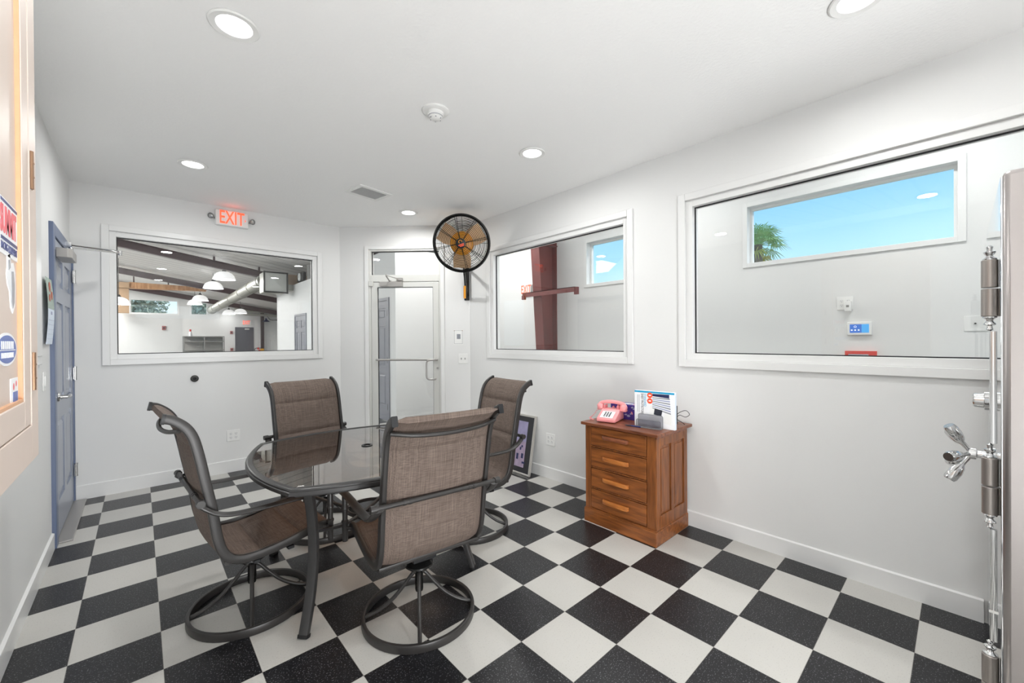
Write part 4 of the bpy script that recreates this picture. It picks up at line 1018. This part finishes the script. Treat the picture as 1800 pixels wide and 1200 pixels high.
# sheet protector box: from (.16,-.975) to (.191,-1.264)
o = thing('sheet_protector_box', 'white and blue box of sheet protectors standing on the oak cabinet', 'box', (.160, -.975, TZ), R(-83.9))
BW, BH = .291, .256
MB().box(0, 0, 0, BW, .028, BH).build('carton', 'paper', o, bevel=.001)
MB().box(.001, -.0006, BH - .014, BW - .004, 0, BH - .001).build('top_band', 'cyan', o, smooth=False)
MB().box(BW, .001, .001, BW + .0006, .027, BH - .001).build('side_print', 'paper_blue', o)
text('STANDARD', .0255, 'cyan', o, (.079, -.0008, .235), rot=(pi / 2, pi / 2, 0), ext=.0003, align='LEFT', sx=.68)
text('SHEET PROTECTORS', .0255, 'ink', o, (.058, -.0008, .235), rot=(pi / 2, pi / 2, 0), ext=.0003, align='LEFT', sx=.62)
b = MB()
for x_ in (.022, .034): b.box(x_, -.0006, .10, x_ + .003, -.0001, .225)
b.build('fine_print', 'ink_grey', o, smooth=False)
for z_ in (.226, .186):
    MB().lathe([(0, 0), (.0195, 0), (.0195, .0008), (0, .0008)], 28, Matrix.Translation((.115, -.0002, z_)) @ Mx).build('round_seal', 'orange_red', o)
    MB().cbox((.115, -.0012, z_), (.018, .0006, .008)).build('seal_mark', 'paper', o)
Px = Matrix.Rotation(pi / 2, 4, 'X')
MB(Px).prism([(.133, .238), (.252, .240), (.252, .215), (.133, .222)], .0002, .0008).build('binder_print', 'navy', o)
for k in range(7):
    z_ = .214 - k * .012; q_ = k * .004
    MB(Px).prism([(.133, z_), (.256 + k * .0012, z_ - 1.2 * q_), (.256 + k * .0012, z_ - 1.2 * q_ - .009), (.133, z_ - .006)], .0002, .0008).build('sheet_print', 'lavender' if k % 2 else 'ink_grey', o)
MB(Px).prism([(.12, .155), (.19, .150), (.18, .04), (.105, .05)], .0001, .0004).build('page_print', 'plastic_white', o)
MB(Px).prism([(.150, .137), (.205, .128), (.196, .085), (.143, .094)], .0004, .0010).build('photo_print', 'ink', o)
MB(Px).prism([(.22, .12), (.27, .10), (.265, .03), (.21, .04)], .0001, .0005).build('logo_print', 'plastic_white', o)
# letter holder
o = thing('letter_holder', 'small grey wire mesh letter holder in front of the sheet protector box', 'letter holder', (.108, -1.020, TZ), R(-83.5))
def rr_outline(w, h, r=.012, n=4):
    pts = []
    for cx, cz, a in ((w - r, r, -90), (w - r, h - r, 0), (r, h - r, 90), (r, r, 180)):
        for k in range(n + 1): pts.append((cx + r * cos(R(a + 90 * k / n)), cz + r * sin(R(a + 90 * k / n))))
    return pts
for (yy, h_, nm) in ((0, .058, 'front_panel'), (.034, .09, 'rear_panel')):
    b = MB(); out = rr_outline(.176, h_); b.sweep([(x, yy, z + .002) for x, z in out], circ(.0025, 6), closed=True)
    fr = b.build(nm, 'mesh_grey', o)
    b = MB(Matrix.Translation((0, yy + .0004, .002)) @ Px); b.prism(out, -.0003, .0003); b.build('wire_mesh', 'mesh_see', fr, smooth=False)
b = MB(); b.box(.004, 0, 0, .172, .034, .002); b.build('base_panel', 'mesh_grey', o)
# pen
o = thing('pen', 'dark blue ballpoint pen lying in front of the telephone', 'pen', (.089, -.936, TZ + .0055), math.atan2(-1.069 + .936, .106 - .089))
MB(Matrix.Rotation(pi / 2, 4, 'Y')).lathe([(0, .0), (.002, .003), (.0045, .016), (.005, .05)], 14).build('grip', 'ink', o)
MB(Matrix.Rotation(pi / 2, 4, 'Y')).lathe([(.005, .05), (.005, .118), (.003, .122)], 14).build('barrel', 'pen_blue', o)
b = MB(Matrix.Rotation(pi / 2, 4, 'Y')); b.lathe([(.0025, .122), (.0025, .134), (0, .135)], 10); b.M = Matrix(); b.box(.085, -.0015, .005, .125, .0015, .0068); b.build('clip', 'chrome', o)
# black cable tangle / small stand behind the box
o = thing('cable_bundle', 'black cable and clip standing behind the sheet protector box', 'cable', (.40, -1.165, TZ), 0)
MB().box(-.02, -.012, 0, .012, .012, .135).build('plug_block', 'black_plastic', o, bevel=.004)
b = MB(); b.tube(catmull([(0, 0, .06), (.01, -.03, .09), (.02, -.07, .105), (.02, -.095, .08), (.01, -.07, .06), (0, -.03, .07), (0, -.01, .04), (.0, -.05, .02), (.0, -.07, .006)], 6), .0022, 6); b.build('cable', 'black_plastic', o)

# ---------------------------------------------------------------- framed picture leaning in the corner
o = thing('framed_picture', 'silver-framed poster with black mat leaning on the right wall behind the chair', 'picture', (.385, .352, 0), 0)
tilt = math.atan2(.11, .60); PM = Matrix.Rotation(-pi / 2, 4, 'Z') @ Matrix.Rotation(-tilt, 4, 'X')   # local x -> -y, y -> +x (back), z up
PMb = Matrix.Translation((0, .0, .0)) @ PM
FWd, FH = .50, .605
MB(PMb).ring((-FWd, 0, 0, FH), (-FWd + .018, -.018, .018, FH - .018), -.006, .018).build('frame', 'frame_silver', o, bevel=.002, smooth=False)
MB(PMb).box(-FWd + .018, 0, .018, -.018, .01, FH - .018).build('mat_board', 'picture_mat_black', o, smooth=False)
MB(PMb).box(-FWd + .12, -.001, .33, -.10, 0, FH - .07).build('upper_print', 'poster_lilac', o, smooth=False)
MB(PMb).box(-FWd + .12, -.001, .07, -.10, 0, .33).build('lower_print', 'poster_pink', o, smooth=False)
for (x_, z_, w_, h_) in ((-.15, .16, .03, .05), (-.18, .24, .02, .03), (-.13, .11, .04, .02), (-.22, .14, .03, .06), (-.16, .27, .02, .02)): MB(PMb).box(x_, -.002, z_, x_ + w_, -.001, z_ + h_).build('poster_figure', 'navy', o, smooth=False)


# ---------------------------------------------------------------- keypad and red document holder on the hall wall
o = thing('alarm_keypad', 'white alarm touchscreen with blue display on the hall wall', 'keypad', (XO, -1.967, 1.463), -pi / 2)
MB().cbox((0, -.012, 0), (.172, .024, .118)).build('casing', 'plastic_white', o, bevel=.006)
MB().cbox((-.025, -.0245, 0), (.082, .001, .076)).build('screen_left', 'screen_blue', o); MB().cbox((.041, -.0245, 0), (.050, .001, .076)).build('screen_right', 'screen_cyan', o)
b = MB(); b.sweep([(-.028 + .008 * cos(a), -.0255, .016 + .008 * sin(a)) for a in [2 * pi * i / 14 for i in range(14)]], circ(.0015, 5), closed=True)
for x_ in (-.052, -.028, -.004): b.cbox((x_, -.0252, -.014), (.011, .0006, .011))
b.build('icons', 'screen_white', o)
o = thing('document_holder', 'red wall holder with white papers below the alarm touchscreen', 'document holder', (XO, -1.975, 1.10), -pi / 2)
MB().ring((-.108, .108, -.15, .163), (-.085, .055, -.13, .135), -.03, -.0).build('holder', 'red', o, smooth=False)
MB().box(-.085, -.02, -.13, .055, -.002, .135).build('papers', 'paper_blue', o, smooth=False)

# ---------------------------------------------------------------- stainless safe at right
sf = thing('steel_safe', 'tall stainless steel safe with dial, spoke handle and barrel hinges at the right edge', 'safe', (-.613, -2.66, 0), 0)
# local x -> +x, front faces +y
SH = 1.874; SW = 1.06; SDp = .80
b = MB(Matrix.Rotation(-pi / 2, 4, 'X').inverted() if False else Matrix())
b.box(0, -SDp, .02, SW, -.001, SH); bo = b.build('safe_body', 'steel_brushed', sf, bevel=.016)
b = MB(); b.box(.014, -.004, .06, SW - .014, .002, SH - .014); b.build('safe_door', 'steel_polished', sf, bevel=.002)
hx = .085
def hinge(zc):
    h = MB(); h.cyl((hx, .021, zc - .088), (hx, .021, zc - .002), .0185, 28); h.cyl((hx, .021, zc + .002), (hx, .021, zc + .088), .0185, 28)
    h.box(hx, -.0, zc - .088, hx + .03, .015, zc - .002)
    ho = h.build('hinge_barrel', 'steel_satin', sf, bevel=.0015)
    for sg in (1, -1):
        Mz = Matrix.Translation((hx, .021, zc + sg * .088)) @ (Matrix() if sg > 0 else Matrix.Rotation(pi, 4, 'X'))
        MB(Mz).lathe([(0, 0), (.015, 0), (.016, .004), (.009, .009), (.007, .014), (.013, .022), (.0135, .026), (.006, .030), (.0065, .036), (.008, .041), (.004, .045), (0, .046)], 24).build('finial', 'chrome', ho)
for zc in (1.535, .915, .295): hinge(zc)
b = MB(); b.sweep([(hx, .014, 1.40), (hx, .014, 1.05)], rrect(.016, .016, .004)); b.build('upper_rod', 'chrome', sf)
b = MB(); b.sweep([(hx, .014, .78), (hx, .014, .43)], rrect(.016, .016, .004)); b.box(hx - .01, .004, .52, hx + .01, .024, .528); b.build('lower_rod', 'chrome', sf)
Yx = Matrix.Translation((.513, .0, 1.137)) @ Matrix.Rotation(-pi / 2, 4, 'X')
MB(Yx).lathe([(0, 0), (.048, 0), (.050, .004), (.036, .010), (.036, .022), (.028, .024), (.026, .048), (.022, .052), (0, .052)], 40).build('combination_dial', 'chrome', sf)
Yh = Matrix.Translation((.50, .0, .93)) @ Matrix.Rotation(-pi / 2, 4, 'X')
hd = MB(Yh).lathe([(0, 0), (.034, 0), (.034, .008), (.016, .014), (.014, .04), (.022, .044), (.022, .062), (.012, .068), (0, .068)], 32).build('handle_hub', 'chrome', sf)
for k in range(5):
    a = R(90 + 20 + 72 * k); dv = Vector((cos(a), 0, sin(a))); c0 = Vector((.50, .054, .93))
    M_ = Matrix.Translation(c0) @ (dv + Vector((0, .55, 0))).normalized().to_track_quat('Z', 'Y').to_matrix().to_4x4()
    MB(M_).lathe([(.0, .0), (.0075, .0), (.0075, .05), (.009, .055), (.016, .068), (.021, .09), (.020, .12), (.016, .128), (0, .128)], 20).build('handle_spoke', 'chrome', sf)

# ---------------------------------------------------------------- patio table
TC = (-1.445, -.085); TA = R(-4.6)
tb = thing('patio_table', 'square patio table with smoked glass top and bowed grey metal rim', 'table', (TC[0], TC[1], 0), TA)
HA = .535; BU = .115; TZT = .725
outl = []; NSEG = 16
for sd_ in range(4):
    for i in range(NSEG):
        u_ = -1 + 2 * i / NSEG; v_ = HA + BU * (1 - u_ * u_); x_, y_ = u_ * HA, -v_
        a = sd_ * pi / 2; outl.append((x_ * cos(a) - y_ * sin(a), x_ * sin(a) + y_ * cos(a)))
def inset(pts, d):
    n_ = len(pts); o = []
    for i in range(n_):
        p0, p1, p2 = Vector(pts[i - 1]), Vector(pts[i]), Vector(pts[(i + 1) % n_])
        e1, e2 = (p1 - p0).normalized(), (p2 - p1).normalized(); n1, n2 = Vector((-e1.y, e1.x)), Vector((-e2.y, e2.x)); m_ = (n1 + n2).normalized()
        o.append(tuple(p1 + m_ * d / max(.4, m_.dot(n1))))
    return o
prof = [(.0, -.030), (.0, -.014), (.006, -.012), (.006, -.006), (.010, -.002), (.018, .0), (.034, .0), (.038, -.004), (.038, -.010), (.030, -.010), (.030, -.030)]
loops = [[(x, y, TZT + z) for x, y in inset(outl, d)] for d, z in prof]
n_ = len(outl); vs = [p for l in loops for p in l]; fs = []; K = len(prof)
for j in range(K):
    for i in range(n_): fs.append((j * n_ + i, j * n_ + (i + 1) % n_, ((j + 1) % K) * n_ + (i + 1) % n_, ((j + 1) % K) * n_ + i))
MB().add(vs, fs).build('table_rim', 'table_metal', tb)
gl = inset(outl, .034)
MB().prism(gl, TZT - .0095, TZT - .0045).build('table_top', 'table_glass', tb, smooth=False)
MB().lathe([(.022, -.004), (.034, -.004), (.034, .003), (.030, .005), (.022, .004)], 24, Matrix.Translation((.0, .045, TZT - .004))).build('umbrella_hole_ring', 'black_plastic', tb)
b = MB()
for a in range(4):
    pts = [(x * .93, y * .93, TZT - .040) for x, y in outl]
b.sweep(pts, rrect(.02, .022, .003), closed=True); b.build('apron_rail', 'table_metal', tb)
for k in range(4):
    a = k * pi / 2 + pi / 4 + pi
    d = Vector((cos(a), sin(a), 0)); 
    rz = [(.52, .685), (.585, .690), (.612, .665), (.60, .60), (.585, .50), (.578, .40), (.585, .28), (.612, .15), (.648, .04), (.66, .006)]
    pth = catmull([tuple(d * r + Vector((0, 0, z))) for r, z in rz], 4)
    side = Vector((-sin(a), cos(a), 0))
    lg = MB().sweep(pth, rrect(.028, .046, .006), fixed=tuple(side)).build('leg', 'table_metal', tb)
    q = pth[-1]; MB().sweep([tuple(pth[-3]), tuple(q - Vector((0, 0, .004)))], rrect(.032, .050, .004), fixed=tuple(side)).build('foot_cap', 'rubber', lg)
for k in range(2):
    a = k * pi / 2 + pi / 4; d = Vector((cos(a), sin(a), 0))
    MB().sweep(catmull([tuple(-d * .58 + Vector((0, 0, .46))), tuple(-d * .3 + Vector((0, 0, .37))), tuple(Vector((0, 0, .345 - .022 * k))), tuple(d * .3 + Vector((0, 0, .37))), tuple(d * .58 + Vector((0, 0, .46)))], 5), rrect(.016, .022, .004)).build('stretcher', 'table_metal', tb)
MB().sweep([(.13 * cos(2 * pi * i / 32), .13 * sin(2 * pi * i / 32), .345) for i in range(32)], rrect(.02, .012, .003), closed=True).build('stretcher_ring', 'table_metal', tb)

# ---------------------------------------------------------------- swivel sling chairs (local +y = facing)
SP = [(-.372, 1.062), (-.345, 1.052), (-.305, 1.018), (-.278, .968), (-.258, .886), (-.236, .765), (-.213, .64), (-.193, .50), (-.170, .425), (-.130, .383), (-.06, .368), (.05, .376), (.16, .396), (.25, .414), (.285, .412), (.298, .400)]
RX = .252
def rail_path(x, n=5): return catmull([(x, y, z) for y, z in SP], n)
def arc(path):
    L_ = [0]
    for i in range(1, len(path)): L_.append(L_[-1] + (path[i] - path[i - 1]).length)
    return L_
def sling(zmin_idx, zmax_idx, seams, sag, nm, parent):
    P = rail_path(0, 15)[zmin_idx * 3:zmax_idx * 3]; L_ = arc(P); nx = 10; vt = []; vb = []
    for i, p in enumerate(P):
        a = P[max(i - 1, 0)]; c = P[min(i + 1, len(P) - 1)]; t_ = (c - a).normalized(); nrm = Vector((0, -t_.z, t_.y))   # towards sitter (front/up)
        if nrm.y < -.2 and nrm.z < 0: nrm = -nrm
        # pillow between seams
        s_ = L_[i]; dists = [abs(s_ - q) for q in seams] + [s_ + .02, L_[-1] - s_ + .02]; dm = min(dists); pil = .015 * (1 - math.exp(-(dm / .014) ** 1.2))
        for j in range(nx + 1):
            u_ = -1 + 2 * j / nx; x = u_ * (RX - .006); ed = min(1, (1 - abs(u_)) * 5) ** .5
            sg = -sag * (1 - u_ * u_) * min(1, dists[-1] * 8, dists[-2] * 8)
            base = p + nrm * sg
            vt.append(Vector((x, base.y, base.z)) + nrm * (.002 + pil * ed)); vb.append(Vector((x, base.y, base.z)) - nrm * (.002 + pil * .85 * ed))
    m_ = len(P); k_ = nx + 1; off = m_ * k_; fs = []
    for i in range(m_ - 1):
        for j in range(nx):
            q = i * k_ + j; fs += [(q, q + 1, q + k_ + 1, q + k_), (off + q, off + q + k_, off + q + k_ + 1, off + q + 1)]
        for j in (0, nx): q = i * k_ + j; fs.append((q, q + k_, off + q + k_, off + q))
    for j in range(nx):
        fs.append((j, off + j, off + j + 1, j + 1)); q = (m_ - 1) * k_ + j; fs.append((q, q + 1, off + q + 1, off + q))
    return MB().add(vt + vb, fs).build(nm, 'sling_fabric', parent)
def make_chair():
    t = empty('swivel_chair')
    for sx_ in (-1, 1):
        x = sx_ * RX
        r = MB().sweep(rail_path(x), rrect(.040, .022, .006), fixed=(1, 0, 0)).build('side_rail', 'chair_metal', t)
        MB().sweep([(x, -.371, 1.0615), (x, -.382, 1.064)], rrect(.043, .025, .004), fixed=(1, 0, 0)).build('rail_cap', 'black_plastic', r)
        ap = catmull([(sx_ * .283, -.272, .683), (sx_ * .29, -.245, .658), (sx_ * .293, -.205, .628), (sx_ * .294, -.15, .609), (sx_ * .294, -.06, .602), (sx_ * .294, .12, .600), (sx_ * .292, .25, .594), (sx_ * .29, .31, .585)], 5)
        MB().sweep(ap, [(.010 * cos(2 * pi * i / 14), .0215 * sin(2 * pi * i / 14)) for i in range(14)], fixed=(1, 0, 0)).build('armrest', 'chair_metal', t)
        MB(Matrix.Translation((sx_ * .287, .292, 0))).lathe([(0, .335), (.013, .336), (.0145, .345), (.0145, .43), (.018, .435), (.018, .443), (.013, .448), (.0135, .50), (.018, .505), (.018, .513), (.0145, .518), (.0145, .59), (0, .592)], 18).build('arm_post', 'chair_metal', t)
        MB().sweep([(sx_ * .255, .265, .405), (sx_ * .284, .292, .405)], rrect(.016, .012, .003)).build('post_bracket', 'chair_metal', t)
    cb = MB(); cb.cyl((-.30, -.262, .688), (.30, -.262, .688), .0115, 14)
    for s_ in (-1, 1):
        cb.cyl((s_ * .315, -.262, .688), (s_ * .288, -.262, .688), .0165, 16)
        for k in (.14, .165): cb.cyl((s_ * k, -.262, .688), (s_ * (k + .012), -.262, .688), .0135, 14)
        cb.cyl((s_ * RX, -.262, .688), (s_ * RX, -.228, .686), .007, 8)
    cb.build('back_crossbar', 'chair_metal', t)
    MB().tube(catmull([(-RX, -.325, 1.005), (-.15, -.352, .990), (0, -.362, .984), (.15, -.352, .990), (RX, -.325, 1.005)], 5), .0095, 12).build('top_crossbar', 'chair_metal', t)
    MB().sweep([(-RX, -.155, .375), (RX, -.155, .375)], rrect(.02, .026, .005)).build('lower_crossbar', 'chair_metal', t)
    MB().sweep([(-RX, .24, .388), (RX, .24, .388)], rrect(.02, .022, .005)).build('front_crossbar', 'chair_metal', t)
    sling(1, 46, (.185, .42), .018, 'backrest', t)
    sling(45, 76, (.12, .30), .010, 'seat', t)
    b = MB(); b.box(-RX + .01, -.05, .322, RX - .01, -.02, .338); b.box(-RX + .01, .10, .335, RX - .01, .13, .351); b.box(-.06, -.08, .302, .06, .16, .324); b.build('swivel_mechanism', 'black_plastic', t, bevel=.003)
    b = MB(); b.lathe([(0, .305), (.024, .305), (.026, .292), (.045, .284), (.070, .262), (.071, .254), (.04, .228), (.028, .222), (0, .221)], 32); b.build('swivel_hub', 'black_gloss', t)
    MB().lathe([(0, .12), (.018, .12), (.02, .13), (.02, .225), (0, .225)], 20).build('stem', 'black_gloss', t)
    MB().sweep([(.268 * cos(2 * pi * i / 64), .268 * sin(2 * pi * i / 64), .0205) for i in range(64)], rrect(.040, .018, .005), closed=True).build('base_ring', 'chair_metal', t)
    for k in range(4):
        a = k * pi / 2; lp = [(.012, .222), (.035, .205), (.075, .155), (.13, .095), (.195, .05), (.262, .024)]
        MB().tube(catmull([(r * cos(a), r * sin(a), z) for r, z in lp], 5), .0095, 12).build('base_leg', 'chair_metal', t)
    return t
ch0 = make_chair()
chairs = [(-2.075, -.065, R(-90 + 4), R(260), 0, 'brown sling swivel chair at the left side of the table, seen from its side'),
          (-1.465, -.728, R(-7), R(241), R(1.6), 'brown sling swivel chair nearest the camera, its back turned to the viewer'),
          (-.700, -.13, R(90 - 6), R(225), 0, 'brown sling swivel chair at the right side of the table near the oak cabinet'),
          (-1.49, .60, R(180 + 10), R(250), 0, 'brown sling swivel chair behind the table under the left window')]
for i, (x, y, rz, ba, tl, lb) in enumerate(chairs):
    o = ch0 if i == 0 else copy_tree(ch0)
    o.location = (x, y, 0); o.rotation_euler = (0, 0, rz); tag(o, lb, 'chair', 'swivel chairs around the glass table')
    for ch in o.children:
        if ch.name.startswith(('base_ring', 'base_leg')): ch.rotation_euler = (0, 0, ba - rz)
